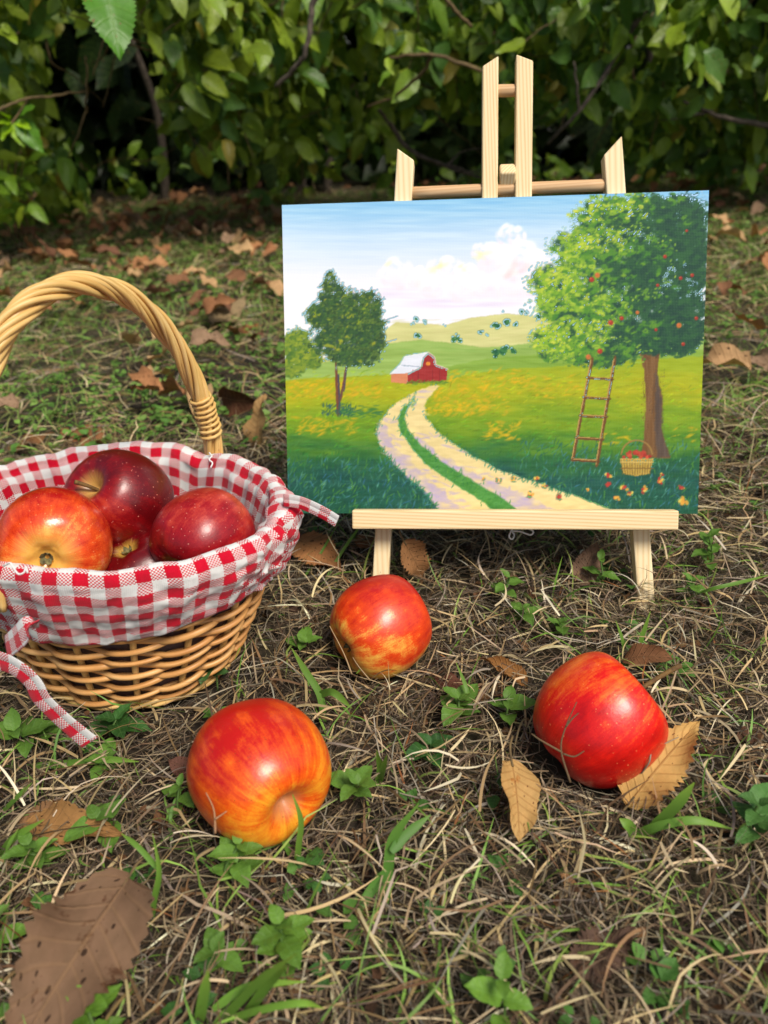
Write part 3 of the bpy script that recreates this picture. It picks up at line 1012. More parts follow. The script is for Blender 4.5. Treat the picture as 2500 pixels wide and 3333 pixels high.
Hm = homography([(0, 0), (1, 0), (1, 1), (0, 1)], [(71, 125), (1557, 74), (1524, 1203), (97, 1200)])
NU, NV = 520, 390
uu, vv = np.meshgrid(np.linspace(0, 1, NU + 1), np.linspace(0, 1, NV + 1), indexing='ij')
hp = np.stack([uu, vv, np.ones_like(uu)], -1) @ Hm.T
sx_, sy_ = hp[..., 0] / hp[..., 2] * S, hp[..., 1] / hp[..., 2] * S
sx_, sy_ = np.clip(sx_, 0, cw - 1.01), np.clip(sy_, 0, ch - 1.01)
ix, iy = sx_.astype(int), sy_.astype(int)
fx, fy = (sx_ - ix)[..., None], (sy_ - iy)[..., None]
smp = img[iy, ix] * (1 - fx) * (1 - fy) + img[iy, ix + 1] * fx * (1 - fy) + img[iy + 1, ix] * (1 - fx) * fy + img[iy + 1, ix + 1] * fx * fy
lum = smp.mean(-1)
relief = (lum - (np.roll(lum, 2, 0) + np.roll(lum, -2, 0) + np.roll(lum, 2, 1) + np.roll(lum, -2, 1)) / 4) * 0.0006
relief[:4] = relief[-4:] = 0; relief[:, :4] = relief[:, -4:] = 0
pv = PC + ((uu - .5) * PW)[..., None] * EX + ((.5 - vv) * PH)[..., None] * EY + relief[..., None] * EN
pcol = np.where(smp <= 0.04045, smp / 12.92, ((smp + 0.055) / 1.055) ** 2.4) * 0.93


def mat_canvas():
    t = NT('painted_canvas')
    c = t.attr('Col').outputs['Color']
    u, v, w = t.sep(t.attr('lf').outputs['Vector'])
    wv = t.math('ADD', t.math('ABSOLUTE', t.math('SINE', t.math('MULTIPLY', u, math.pi / 0.0011))), t.math('ABSOLUTE', t.math('SINE', t.math('MULTIPLY', v, math.pi / 0.0011))))
    n = t.noise(t.comb(u, v, 0.0), 900.0, 3)
    cc_ = t.mix(t.rng(wv, 0.3, 1.6, 0.03, 0.0), c, (0.9, 0.92, 0.96, 1))
    t.p('Base Color', cc_); t.p('Roughness', 0.6); t.p('Specular IOR Level', 0.15)
    t.bump(t.math('ADD', t.math('MULTIPLY', wv, 0.5), n), 0.16, 0.0003)
    return t.m


painting = thing('canvas_painting', E3(0, -PH / 2, 0), 'canvas with a painted orchard, red barn and winding track, propped on the easel', 'painting')
ff = grid_faces(NU + 1, NV + 1)[:, ::-1].copy()
part('painted_face', pv.reshape(-1, 3), ff, mat_canvas(), painting, cols=pcol.reshape(-1, 3), vec=np.stack([uu * PW, vv * PH, uu * 0], -1).reshape(-1, 3))
bv, bf = [], []
ring = [(-PW / 2, -PH / 2), (PW / 2, -PH / 2), (PW / 2, PH / 2), (-PW / 2, PH / 2)]
import bmesh
bm = bmesh.new()
lo = [bm.verts.new(E3(a, b, -0.0037)) for a, b in ring]
hi = [bm.verts.new(E3(a, b, -0.00006)) for a, b in ring]
bm.faces.new(lo[::-1]); bm.faces.new(hi)
for i in range(4):
    bm.faces.new((lo[i], lo[(i + 1) % 4], hi[(i + 1) % 4], hi[i]))
bmesh.ops.recalc_face_normals(bm, faces=bm.faces)
bm.verts.index_update()
bv = np.array([q.co[:] for q in bm.verts]); bf = [[q.index for q in fc.verts] for fc in bm.faces]
bm.free()
q = bv - PC
bcol = [lin((160, 200, 236)) if (p_ @ EY) > 0 else lin((84, 146, 74)) for p_ in q]
M_EDGE = NT('canvas_edge')
M_EDGE.p('Base Color', M_EDGE.attr('Col').outputs['Color']); M_EDGE.p('Roughness', 0.7)
part('canvas_board', bv, bf, M_EDGE.m, painting, smooth=False, cols=bcol)
# white string loops hanging below the tray
sp = [PL(x, y, -0.002) for x, y in ((1120, 1120), (1104, 1148), (1100, 1160), (1107, 1166), (1112, 1158), (1108, 1150), (1125, 1150), (1146, 1156), (1152, 1148), (1140, 1140), (1128, 1120))]
v, f, vec = tube(smooth_path([E3(a, b, -0.006 + 0.003 * math.sin(i)) for i, (a, b) in enumerate(sp)], 6), 0.0007, 6)
part('hanging_string', v, f, M_STRING, painting, vec=vec)

# ------------------------------------------------------------------ the basket
BK_H = 0.121                                       # rim height
NST = 16                                           # stakes


def bk_axes(z):
    """semi-axes of the basket wall at height z"""
    t = np.clip(np.asarray(z, float) / BK_H, 0, 1)
    k = t ** 0.85
    return 0.069 + (0.112 - 0.069) * k, 0.056 + (0.077 - 0.056) * k


def bk_pt(th, z, off=0.0):
    th, z, off = np.broadcast_arrays(np.asarray(th, float), np.asarray(z, float), np.asarray(off, float))
    a, b = bk_axes(z)
    sh = -0.012 * (1 - np.clip(z / BK_H, 0, 1))                # the foot sits a little off the rim's centre
    return BK_C + ((a + off) * np.cos(th) + sh)[..., None] * BK_L + ((b + off) * np.sin(th))[..., None] * BK_S + z[..., None] * np.array([0, 0, 1.0])


basket = thing('wicker_basket', BK_C, 'wicker basket with a tall twisted handle, lined with red gingham', 'basket')
brng = np.random.default_rng(3)
# stakes
for k in range(NST):
    th = 2 * math.pi * (k + 0.35) / NST
    z = np.linspace(0.004, BK_H, 12)
    v, f, vec = tube(bk_pt(th, z), 0.0021, 8)
    part('stake', v, f, M_WICKERP, basket, vec=vec)
# weavers, in front of and behind alternate stakes
zrow = 0.012
row = 0
while zrow < BK_H - 0.004:
    th = np.linspace(0, 2 * math.pi, 192, endpoint=False)
    rad = brng.uniform(0.0017, 0.0022)
    wob = 0.0012 * np.sin(th * 2 + brng.uniform(0, 6)) + 0.0008 * np.sin(th * 5 + brng.uniform(0, 6))
    ph = np.cos((th - 2 * math.pi * 0.35 / NST) * NST / 2 + math.pi * (row % 2))
    tri = np.sign(ph) * np.abs(ph) ** 0.8
    off = 0.0036 * tri
    tilt = 0.0016 * np.sin((th - 0.2) * NST / 2 + math.pi * (row % 2) + 0.8)
    v, f, vec = tube(bk_pt(th, zrow + wob + tilt, off + 0.0005), rad * (1 + 0.12 * np.sin(th * 3 + row)), 8, True)
    part('weaver', v, f, M_WICKER, basket, vec=vec)
    zrow += brng.uniform(0.0052, 0.0062)
    row += 1
# pale twined rows at the foot, and the rim
for k in range(3):
    th = np.linspace(0, 2 * math.pi, 200, endpoint=False)
    ph = th * NST / 2 + k * 2.1
    v, f, vec = tube(bk_pt(th, 0.0065 + 0.0024 * np.sin(ph), 0.0022 * np.cos(ph) + 0.001), 0.0015, 7, True)
    part('foot_twine', v, f, M_WICKERP, basket, vec=vec)
th = np.linspace(0, 2 * math.pi, 160, endpoint=False)
v, f, vec = tube(bk_pt(th, BK_H - 0.003, 0.0), 0.0026, 10, True)
part('rim', v, f, M_WICKER, basket, vec=vec)
# woven bottom
rr_, tt_ = np.meshgrid(np.linspace(0, 1, 10), np.linspace(0, 2 * math.pi, 48, endpoint=False), indexing='ij')
a_, b_ = bk_axes(0.005)
bvv = BK_C - BK_L * 0.0115 + (rr_ * a_ * np.cos(tt_))[..., None] * BK_L + (rr_ * b_ * np.sin(tt_))[..., None] * BK_S + np.array([0, 0, 0.006])
part('basket_bottom', bvv.reshape(-1, 3), grid_faces(10, 48, False, True)[:, ::-1].copy(), M_WICKER, basket, vec=np.stack([tt_ * 0.05, rr_ * 0.06, rr_ * 0], -1).reshape(-1, 3))
# handle: twisted willow rods over an arch
HT = 0.262
tt = np.linspace(-0.16, math.pi + 0.16, 120)
hx = 0.0865 * np.cos(tt)
hz = BK_H + (HT - BK_H) * np.where(np.sin(tt) > 0, np.abs(np.sin(tt)) ** 0.92, np.sin(tt) * 0.9)
arch = BK_C + BK_L * 0.008 + hx[:, None] * BK_D + hz[:, None] * np.array([0, 0, 1.0]) - (np.clip(tt / math.pi, 0, 1) ** 1.5 * 0.010)[:, None] * BK_L
handle = part('handle', *tube(arch, 0.0038, 10)[:2], M_WICKERP, basket, vec=tube(arch, 0.0038, 10)[2])
T_, N_, B_ = frames(arch)
NR = 11
for k in range(NR):
    an = 2 * math.pi * k / NR + np.linspace(0, 2 * math.pi * 3.3, len(arch)) + 0.25 * np.sin(np.linspace(0, 7, len(arch)) + k * 1.7) + brng.normal(0, 0.08)
    rad_h = 0.0046 + 0.0009 * np.sin(np.linspace(0, 11, len(arch)) + k * 2.3)
    p_ = arch + rad_h[:, None] * (N_ * np.cos(an)[:, None] + B_ * np.sin(an)[:, None])
    v, f, vec = tube(p_, brng.uniform(0.0015, 0.0023) * (1 + 0.1 * np.sin(np.linspace(0, 14, len(arch)) + k)), 7)
    part('rod', v, f, M_WICKERP, handle, vec=vec)
# binding at both ends
for sgn in (1, -1):
    n = 90
    s_ = np.linspace(0, 1, n)
    idx = np.interp(s_, [0, 1], [9, 16.5]) if sgn > 0 else np.interp(s_, [0, 1], [len(arch) - 10, len(arch) - 17.5])
    c_ = np.stack([np.interp(idx, np.arange(len(arch)), arch[:, q_]) for q_ in range(3)], -1)
    Nn = np.stack([np.interp(idx, np.arange(len(arch)), N_[:, q_]) for q_ in range(3)], -1)
    Bn = np.stack([np.interp(idx, np.arange(len(arch)), B_[:, q_]) for q_ in range(3)], -1)
    an = s_ * 2 * math.pi * 8 + 0.3 * np.sin(s_ * 20)
    v, f, vec = tube(c_ + (0.0071 + 0.0005 * np.sin(s_ * 37))[:, None] * (Nn * np.cos(an)[:, None] + Bn * np.sin(an)[:, None]), 0.00125, 7)
    part('binding', v, f, M_WICKERP, handle, vec=vec)

# ------------------------------------------------------------------ gingham liner
NT_, NS_ = 320, 76
th = np.linspace(0, 2 * math.pi, NT_, endpoint=False)
crng = np.random.default_rng(21)


def ring_noise(freqs, seed):
    r_ = np.random.default_rng(seed)
    return sum(np.sin(th * fq + r_.uniform(0, 6.28)) * am for fq, am in freqs)


n_low = ring_noise([(2, .5), (3, .5), (5, .3)], 4)
n_mid = ring_noise([(7, .5), (11, .45), (16, .3)], 5)
n_hi = ring_noise([(19, .5), (27, .4), (34, .3)], 6)


def bell(c, w):
    d = (th - c + math.pi) % (2 * math.pi) - math.pi
    return np.exp(-(d / w) ** 2)


h1_, h2_ = bell(1.38, 0.12), bell(1.38 - math.pi, 0.12)          # slits for the handle
slit = np.clip(h1_ + h2_, 0, 1)
gath = bell(0.25, 0.5)                                                # gathered end
drop = 0.047 + 0.005 * n_low + 0.002 * n_mid
drop = drop * (1 - 0.55 * h1_) + 0.006 * bell(-1.9, .6) - 0.011 * bell(-.45, .5)
crest = BK_H + 0.009 + 0.0022 * n_low + 0.0014 * n_mid - 0.008 * h1_
LV = np.zeros((NT_, NS_, 3)); LA = np.zeros((NT_, NS_, 3))
arc_u = th * 0.0925
for i in range(NT_):
    prof = []                                       # (off from wall, z)
    zc = crest[i]
    zin = np.linspace(0.022, zc - 0.008, 22)
    for z_ in zin:
        k = (z_ - 0.022) / (zc - 0.03)
        fold = 0.0022 * n_mid[i] * k + 0.0014 * n_hi[i] * k
        prof.append((-0.0062 - 0.002 * (1 - k) + fold, z_))
    rw = 0.0052 + 0.0014 * (n_low[i] * .6 + n_mid[i] * .4) + 0.002 * gath[i] * (1 + n_hi[i] * .6)
    for a in np.linspace(math.pi * 0.95, 0.05, 14):
        prof.append((0.0022 + rw * math.cos(a) * 1.15 + 0.0006 * n_hi[i], zc - 0.008 + 0.008 * math.sin(a)))
    o0, z0 = prof[-1]
    for k in np.linspace(0, 1, NS_ - len(prof) + 1)[1:]:
        flare = 0.0035 * math.sin(k * math.pi) * (1 + 0.4 * n_low[i]) + k * (0.0022 * n_mid[i] + 0.0016 * n_hi[i] * (1 + 1.2 * gath[i]))
        o_ = max(o0 * (1 - .45 * k) + flare, 0.0072)
        prof.append((o_, z0 - drop[i] * k))
    prof = np.array(prof[:NS_])
    ii_ = np.arange(NS_)
    wr = fbm(np.full(NS_, th[i] * 9.0), ii_ / 7.0, 71, 3) + .5 * fbm(np.full(NS_, th[i] * 22.0) + ii_ * .12, ii_ / 12.0, 75, 2) - .75
    wr = np.where(ii_ < 22, np.minimum(wr, 0.0), wr)
    prof[:, 0] += wr * .0042 * np.clip(ii_ / 10, 0, 1) * (1 + .8 * gath[i])
    prof[:, 1] += wr * .0018 * np.exp(-((ii_ - 28) / 7.0) ** 2)
    zz = prof[:, 1]
    pts = bk_pt(np.full(NS_, th[i]), np.clip(zz, 0, BK_H), prof[:, 0])
    pts[:, 2] = zz
    LV[i] = pts
    ds = np.concatenate([[0], np.cumsum(np.linalg.norm(np.diff(pts, axis=0), axis=1))])
    LA[i, :, 0] = arc_u[i]
    LA[i, :, 1] = ds - ds[30]
    d_ = (th[i] - 0.16 + math.pi) % (2 * math.pi) - math.pi
    LA[i, :, 2] = (abs(d_) < 0.42) * (np.arange(NS_) > 33) * 1.0
liner = thing('gingham_liner', BK_C + np.array([0, 0, BK_H]), 'red and white gingham cloth lining the basket and folded over its rim', 'cloth')
fl = grid_faces(NT_, NS_, True, False)[:, ::-1].copy()
# the seam of the wrap-around: repeat the first ring so that the check does not jump
LVv = np.concatenate([LV, LV[:1]], 0); LAa = np.concatenate([LA, LA[:1]], 0); LAa[-1, :, 0] = 2 * math.pi * 0.0925
cloth = part('cloth', LVv.reshape(-1, 3), grid_faces(NT_ + 1, NS_)[:, ::-1].copy(), M_GING, liner, vec=LAa.reshape(-1, 3))
sol = cloth.modifiers.new('thickness', 'SOLIDIFY'); sol.thickness = 0.0005; sol.offset = 0.0
# inner lining seen through the weave, with the bottom
zz_ = np.linspace(0.010, BK_H - 0.012, 14)
tl = np.linspace(0, 2 * math.pi, 96, endpoint=False)
TL, ZZ = np.meshgrid(tl, zz_, indexing='ij')
lv = bk_pt(TL, ZZ, -0.0034)
part('lining', lv.reshape(-1, 3), grid_faces(96, 14, True, False)[:, ::-1].copy(), M_LINING, liner)
rr_, tt_ = np.meshgrid(np.linspace(0, 1, 8), tl, indexing='ij')
a_, b_ = bk_axes(0.022)
lv = BK_C - BK_L * 0.0098 + (rr_ * (a_ - .005) * np.cos(tt_))[..., None] * BK_L + (rr_ * (b_ - .005) * np.sin(tt_))[..., None] * BK_S + np.array([0, 0, 0.0225])
part('cloth_bottom', lv.reshape(-1, 3), grid_faces(8, 96, False, True)[:, ::-1].copy(), M_GING, liner, vec=np.stack([lv[..., 0], lv[..., 1], lv[..., 0] * 0], -1).reshape(-1, 3))


def ribbon(path, w, side, name, parent, fold=True, u0=0.0, v0=0.0):
    """a flat hemmed tie: a strip with a fold line and a little thickness"""
    path = smooth_path(path, 10)
    n = len(path)
    T = np.gradient(path, axis=0); T /= np.linalg.norm(T, axis=1)[:, None]
    sd = np.asarray(side, float)
    sd = np.array([unit(q_) for q_ in (np.array([np.interp(np.linspace(0, 1, n), np.linspace(0, 1, len(sd)), sd[:, k]) for k in range(3)]).T)])
    sd = sd - T * np.sum(sd * T, 1)[:, None]; sd /= np.linalg.norm(sd, axis=1)[:, None]
    nm = np.cross(T, sd)
    prof = [(-1, 0), (-.92, .05), (-.35, .09), (.05, .05), (.12, .0), (.2, .05), (.6, .08), (.93, .05), (1, 0), (.9, -.07), (.3, -.1), (-.4, -.1), (-.92, -.07)]
    s = np.concatenate([[0], np.cumsum(np.linalg.norm(np.diff(path, axis=0), axis=1))])
    V = np.stack([path + sd * (a * w / 2) + nm * (b * w * .42) for a, b in prof], 1)
    A = np.stack([np.stack([s + u0, np.full(n, v0 + a * w / 2 + (0.004 if b < -.01 else 0)), np.zeros(n)], -1) for a, b in prof], 1)
    k = len(prof)
    fcs = grid_faces(n, k, False, True).tolist()
    fcs.append(list(range(k - 1, -1, -1))); fcs.append([(n - 1) * k + q_ for q_ in range(k)])
    return part(name, V.reshape(-1, 3), fcs, M_GING, parent, vec=A.reshape(-1, 3))


# tie sticking out at the gathered end, in front of the canvas
p0 = D(612, 1080, 0.462); p1 = D(650, 1086, 0.458); p2 = D(695, 1106, 0.453); p3 = D(728, 1126, 0.450)
ribbon([p0, p1, p2, p3], 0.0078, [camvec(.25, .9, .3), camvec(.35, .85, .4)], 'tie', liner, u0=.003, v0=.0083)
# knot stub and long tie at the near end, trailing down to the grass
ribbon([D(14, 1398, .408), D(40, 1376, .396), D(62, 1352, .390), D(84, 1346, .392)], 0.013, [camvec(.5, -.6, .5), camvec(.75, .5, .4)], 'tie_stub', liner, u0=.0, v0=.012)
ribbon([D(-40, 1432, .412), D(0, 1428, .406), D(40, 1446, .402), D(72, 1476, .404), D(90, 1510, .408), D(130, 1550, .414), D(165, 1580, .419), D(194, 1604, .423)], 0.0120,
       [camvec(-.1, .9, .3), camvec(.3, .8, .4), camvec(.75, .5, .4), camvec(.75, .55, .35), camvec(.6, .7, .3)], 'tie', liner, u0=.0, v0=.0062)
# stitched frays at the slits
for (pts) in ([D(8, 1222, .404), D(22, 1216, .402), D(30, 1228, .401), D(40, 1240, .400), D(52, 1236, .400), D(56, 1224, .400), D(60, 1238, .400)],
              [D(452, 978, .540), D(457, 985, .537), D(452, 993, .535), D(459, 1000, .534), D(455, 1010, .533)]):
    v, f, vec = tube(smooth_path(pts, 6), 0.0006, 5)
    part('frayed_thread', v, f, M_STRING, liner, vec=vec)

# ------------------------------------------------------------------ apples
PROF = np.array([(0, .60), (.06, .615), (.14, .70), (.25, .80), (.40, .875), (.56, .87), (.74, .76), (.89, .52), (.975, .22), (1, -.05), (.965, -.32), (.86, -.58), (.71, -.765), (.55, -.86), (.42, -.885), (.30, -.865), (.20, -.80), (.12, -.735), (.05, -.715), (0, -.712)])
PROFS = smooth_path(np.hstack([PROF, np.zeros((len(PROF), 1))]), 4)[:, :2]
PROFS[:, 0] = np.maximum(PROFS[:, 0], 0)
M_STEM = mat_plain('apple_stem', (70, 48, 24), (128, 98, 48), 300, 0.8, 0.4)
M_CALYX = mat_plain('apple_calyx', (52, 44, 26), (140, 132, 84), 400, 0.9, 0.5)


def make_apple(label, centre, r, axis, side, mat, squash=1.0, seed=0, stem=True, stem_tilt=(0.2, 0.1), taper=0.0, lob=0.03, group=None, stem_len=1.0):
    ar = np.random.default_rng(seed)
    z = unit(axis)
    x = unit(np.cross(z, [0.3, 0.5, 0.81])); y = np.cross(z, x)
    M3 = np.stack([x, y, z], 1)
    na = 72
    ph = np.linspace(0, 2 * math.pi, na, endpoint=False)
    n = len(PROFS)
    rad, zz = PROFS[:, 0][:, None], PROFS[:, 1][:, None]
    p0, p1, p2 = ar.uniform(0, 6.28, 3)
    lobe = 1 + lob * np.cos(5 * ph + p0)[None, :] * np.clip(-zz * 1.2, 0, 1) + 0.02 * np.cos(2 * ph + p1)[None, :] + 0.012 * np.cos(3 * ph + p2)[None, :]
    lobe = lobe * (1 + taper * zz)
    X_ = rad * np.cos(ph)[None] * lobe; Y_ = rad * np.sin(ph)[None] * lobe
    Z_ = (zz + 0.025 * np.cos(5 * ph + p0)[None] * np.clip(-zz - .5, 0, 1) * 2 * (rad > .2) + 0.04 * np.cos(ph + p1)[None] * np.clip(zz, 0, 1) * rad) * squash * np.ones_like(X_)
    loc = np.stack([X_, Y_, Z_], -1).reshape(-1, 3)
    root = thing('apple', centre - np.array([0, 0, r * 0.9]), label, 'apple', group)
    f = grid_faces(n, na, False, True)[:, ::-1].copy()
    W = loc @ M3.T * r + centre
    part('skin', W, f, mat, root, vec=loc)
    # stem
    if stem:
        s0 = np.array([0, 0, .60 * squash]); d_ = np.array([stem_tilt[0], stem_tilt[1], 1.0])
        pts = [s0 - [0, 0, .05], s0 + d_ * .16, s0 + d_ * .30 * stem_len + [0.02, 0, 0], s0 + d_ * .44 * stem_len + [0.05, 0.01, 0]]
        v, f, vec = tube(np.array(smooth_path(pts, 5)) @ M3.T * r + centre, np.linspace(.032, .042, 16)[:len(smooth_path(pts, 5))] * r, 8)
        part('stem', v, f, M_STEM, root, vec=vec)
    # calyx: five small dried sepals in the basin
    sv, sf = [], []
    for k in range(5):
        a = p0 + k * 2 * math.pi / 5
        e1 = np.array([math.cos(a), math.sin(a), 0]); e2 = np.array([-math.sin(a), math.cos(a), 0])
        b0 = np.array([0, 0, -.70 * squash])
        o = len(sv)
        for (u_, w_, h_) in ((.02, .05, 0), (.07, .06, -.06), (.11, .035, -.11), (.10, 0.006, -.16)):
            sv += [b0 + e1 * u_ + e2 * w_ + [0, 0, h_], b0 + e1 * u_ - e2 * w_ + [0, 0, h_]]
        for q_ in range(3):
            sf.append((o + 2 * q_, o + 2 * q_ + 1, o + 2 * q_ + 3, o + 2 * q_ + 2))
    part('calyx', np.array(sv) @ M3.T * r + centre, sf, M_CALYX, root, smooth=False)
    return root


def loc_side(axis, wdir):
    """a world direction in the apple's own frame"""
    z = unit(axis); x = unit(np.cross(z, [0.3, 0.5, 0.81])); y = np.cross(z, x)
    w = unit(wdir)
    return (w @ x, w @ y, w @ z)


def apple(label, centre, r, axis, sidew, pal, **kw):
    mk = {k: kw.pop(k) for k in list(kw) if k in ('amt', 'stripes', 'pole', 'dots', 'rough', 'polecol')}
    m = mat_apple('apple_skin', *pal, mk.get('amt', .5), mk.get('stripes', 1.0), loc_side(axis, sidew), mk.get('pole', .35), mk.get('dots', (240, 200, 120, .5)), kw.get('seed', 0) * 3.7 + 1.3, mk.get('rough', .36), mk.get('polecol', (196, 160, 70)))
    return make_apple(label, centre, r, axis, sidew, m, **kw)


ORANGE = ((244, 164, 40), (230, 90, 14), (186, 18, 8))
REDAP = ((240, 110, 30), (216, 20, 10), (176, 4, 6))
DARK = ((186, 60, 34), (140, 8, 14), (92, 2, 8))
apple('orange-red apple streaked with yellow, lying in front of the basket', A_FRONT[0], A_FRONT[1], camvec(.60, -.40, .69), camvec(-.5, .75, -.2), ORANGE, seed=1, stem=False, amt=.58, stripes=1.2, pole=.3, dots=(110, 70, 10, .55), polecol=(190, 130, 80), squash=.99)
apple('orange-red apple lying on its side below the easel tray', A_BACK[0], A_BACK[1], camvec(.80, .42, -.35), camvec(.15, .75, -.1), ((248, 196, 84), (226, 74, 22), (178, 16, 18)), seed=2, amt=.52, stripes=.8, pole=.42, dots=(150, 60, 20, .35), polecol=(206, 130, 36), squash=.97, stem=False)
apple('glossy red apple resting against a tan leaf in the straw', A_RED[0], A_RED[1], camvec(.74, .64, .0), camvec(-.1, -.6, .2), REDAP, seed=3, amt=.62, stripes=1.1, pole=.3, dots=(240, 160, 100, .6), taper=.09, squash=.96, stem_tilt=(-.15, .2), stem_len=2.3)
apple('golden red apple showing its calyx, at the near side of the basket', D(116, 1176, .458), .0338, camvec(-.24, .27, -.93), camvec(.2, .9, -.2), ((240, 190, 90), (228, 84, 34), (170, 14, 16)), seed=4, amt=.46, stripes=.6, pole=.62, dots=(240, 200, 130, .3), polecol=(226, 180, 84), stem=False, rough=.2, squash=.95)
apple('dark red apple with its stem showing, on top in the basket', D(258, 1082, .500), .0336, camvec(-.42, .36, .83), camvec(.4, .3, -.3), DARK, seed=5, amt=.74, stripes=.7, pole=.34, dots=(236, 150, 130, .65), polecol=(190, 150, 80), squash=.93)
apple('dark red apple tucked under the gingham on the basket side towards the canvas', D(440, 1168, .470), .0318, camvec(.5, .55, -.6), camvec(-.2, -.4, -.2), ((196, 70, 50), (150, 12, 22), (104, 4, 14)), seed=6, amt=.7, stripes=.8, pole=.3, dots=(240, 170, 150, .65), squash=.95)
apple('deep red apple half hidden beneath the other apples in the basket', D(314, 1246, .488), .030, camvec(.3, -.7, -.5), camvec(0, 1, 0), DARK, seed=8, amt=.74, stripes=.7, pole=.3, dots=(236, 150, 130, .5), squash=.95)
for c_ in (A_FRONT, A_BACK, A_RED):
    pass

# ------------------------------------------------------------------ leaves
def leaf_geo(nl=10, nw=3, width=.5, serr=0.0, fold=.2, bend=.4, roll=0.0, wave=.03, vein=0.0, seed=0, tip=1.0, petiole=0.0):
    """one leaf of unit length along +y, normal +z; returns verts, quads, (along, across) per vertex"""
    r_ = np.random.default_rng(seed)
    s = np.linspace(0, 1, nl + 1)
    t = np.linspace(-1, 1, 2 * nw + 1)
    w = width / 2 * np.sin(np.pi * np.clip(s, 0, 1) ** .72) ** .8 * (1 - .15 * s)
    w = w * np.where(s > .8, 1 - .35 * tip * ((s - .8) / .2), 1)
    w = np.maximum(w, 0.004)
    Sg, Tg = np.meshgrid(s, t, indexing='ij')
    Wg = np.repeat(w[:, None], len(t), 1)
    if serr > 0:
        k = np.arange(nl + 1)
        Wg = Wg * (1 + serr * ((k % 2) * 2 - 1)[:, None] * (np.abs(Tg) > .99))
        Wg = Wg * (1 + r_.normal(0, serr * .35, Wg.shape) * (np.abs(Tg) > .99))
    ph1, ph2 = r_.uniform(0, 6.28, 2)
    x = Wg * Tg
    z = fold * np.abs(x) + wave * np.sin(2 * np.pi * (Sg * 2.2 + .15 * Tg) + ph1) * np.abs(Tg) ** 1.5 + wave * .6 * np.sin(2 * np.pi * Sg * 1.3 + ph2) * Tg
    if vein > 0:
        z = z + vein * np.cos(2 * np.pi * 9 * (Sg - .16 * np.abs(Tg))) * np.minimum(1, np.abs(Tg) * 2.5) * (Wg / (width / 2))
    if roll != 0:
        th_ = roll * Tg * (.5 + .5 * Sg)
        x, z = np.where(np.abs(roll) > 1e-6, Wg * np.sin(th_) / (roll * (.5 + .5 * Sg)), x), z + Wg * (1 - np.cos(th_)) / (roll * (.5 + .5 * Sg))
    an = bend * Sg
    y0 = np.sin(an) / bend if abs(bend) > 1e-4 else Sg
    z0 = (1 - np.cos(an)) / bend if abs(bend) > 1e-4 else 0 * Sg
    Y_ = y0 + z * np.sin(an)
    Z_ = -z0 + z * np.cos(an)
    v = np.stack([x, Y_, Z_], -1).reshape(-1, 3)
    f = grid_faces(nl + 1, len(t))[:, ::-1].copy()
    st = np.stack([Sg, Tg], -1).reshape(-1, 2)
    if petiole > 0:
        tv, tf, _ = tube(np.array([[0, -petiole, -.02], [0, -petiole * .5, .012], [0, .02, .004], [0, .3, 0.004]]), [.012, .010, .010, .004], 4, caps=False)
        f = np.vstack([f, np.array(tf, np.int32) + len(v)])
        v = np.vstack([v, tv]); st = np.vstack([st, np.zeros((len(tv), 2))])
    return v, f, st


def basis(ydir, nrm):
    y = unit(ydir)
    z = np.asarray(nrm, float) - y * np.dot(nrm, y)
    z = unit(z)
    return np.stack([np.cross(y, z), y, z], 1)


def merge_leaves(geos, pick, pos, mats, size, cols, rnd):
    """many leaves into one set of arrays"""
    V, F, C_, A_ = [], [], [], []
    off = 0
    for g, (gv, gf, gst) in enumerate(geos):
        ii = np.where(pick == g)[0]
        if len(ii) == 0: continue
        W = np.einsum('nij,kj->nki', mats[ii], gv) * size[ii][:, None, None] + pos[ii][:, None, :]
        k = len(gv)
        V.append(W.reshape(-1, 3))
        F.append((gf[None] + (np.arange(len(ii)) * k)[:, None, None] + off).reshape(-1, 4))
        C_.append(np.repeat(cols[ii], k, 0))
        st = np.tile(gst, (len(ii), 1))
        A_.append(np.hstack([st, np.repeat(rnd[ii], k)[:, None]]))
        off += k * len(ii)
    return np.vstack(V), np.vstack(F), np.vstack(C_), np.vstack(A_)


def rot_bases(yd, nd):
    yd = yd / np.linalg.norm(yd, axis=1)[:, None]
    nd = nd - yd * np.sum(nd * yd, 1)[:, None]
    nd = nd / np.linalg.norm(nd, axis=1)[:, None]
    return np.stack([np.cross(yd, nd), yd, nd], 2)


def project(p):
    q = (np.atleast_2d(p) - np.array([0, 0, CAM_H])) @ R
    d = -q[:, 2]
    return (q[:, 0] / d * F_PX + 1250) / 1.507, (1666.5 - q[:, 1] / d * F_PX) / 1.507, d


# ------------------------------------------------------------------ the hedge
hrng = np.random.default_rng(77)


def hedge_front(x, z):
    """distance of the leaf wall: it hangs forward and is undercut towards the ground"""
    y = np.interp(z, [0, .06, .12, .2, .3, .42, .6, 1.0, 1.7, 2.0], [2.66, 2.6, 2.46, 2.26, 2.04, 1.88, 1.76, 1.7, 1.85, 2.2])
    return y + .22 * (fbm(x * 1.7 + 40, z * 3 + 11, 61) - .5) * 2 - .10 * np.clip(-x - .6, 0, 1) + .06 * np.clip(x - .5, 0, 1)


hedge = thing('leafy_hedge', np.array([0, 2.75, 0]), 'dark green leafy hedge behind the lawn, hanging over its own shade', 'hedge')
GEO_H = [leaf_geo(8, 2, w, .05, f_, b_, 0, .03, 0, i, 1.0) for i, (w, f_, b_) in enumerate([(.56, .3, .5), (.5, .15, .8), (.62, .35, .3), (.54, .1, -.3), (.46, .4, .9), (.6, .2, .6)])]
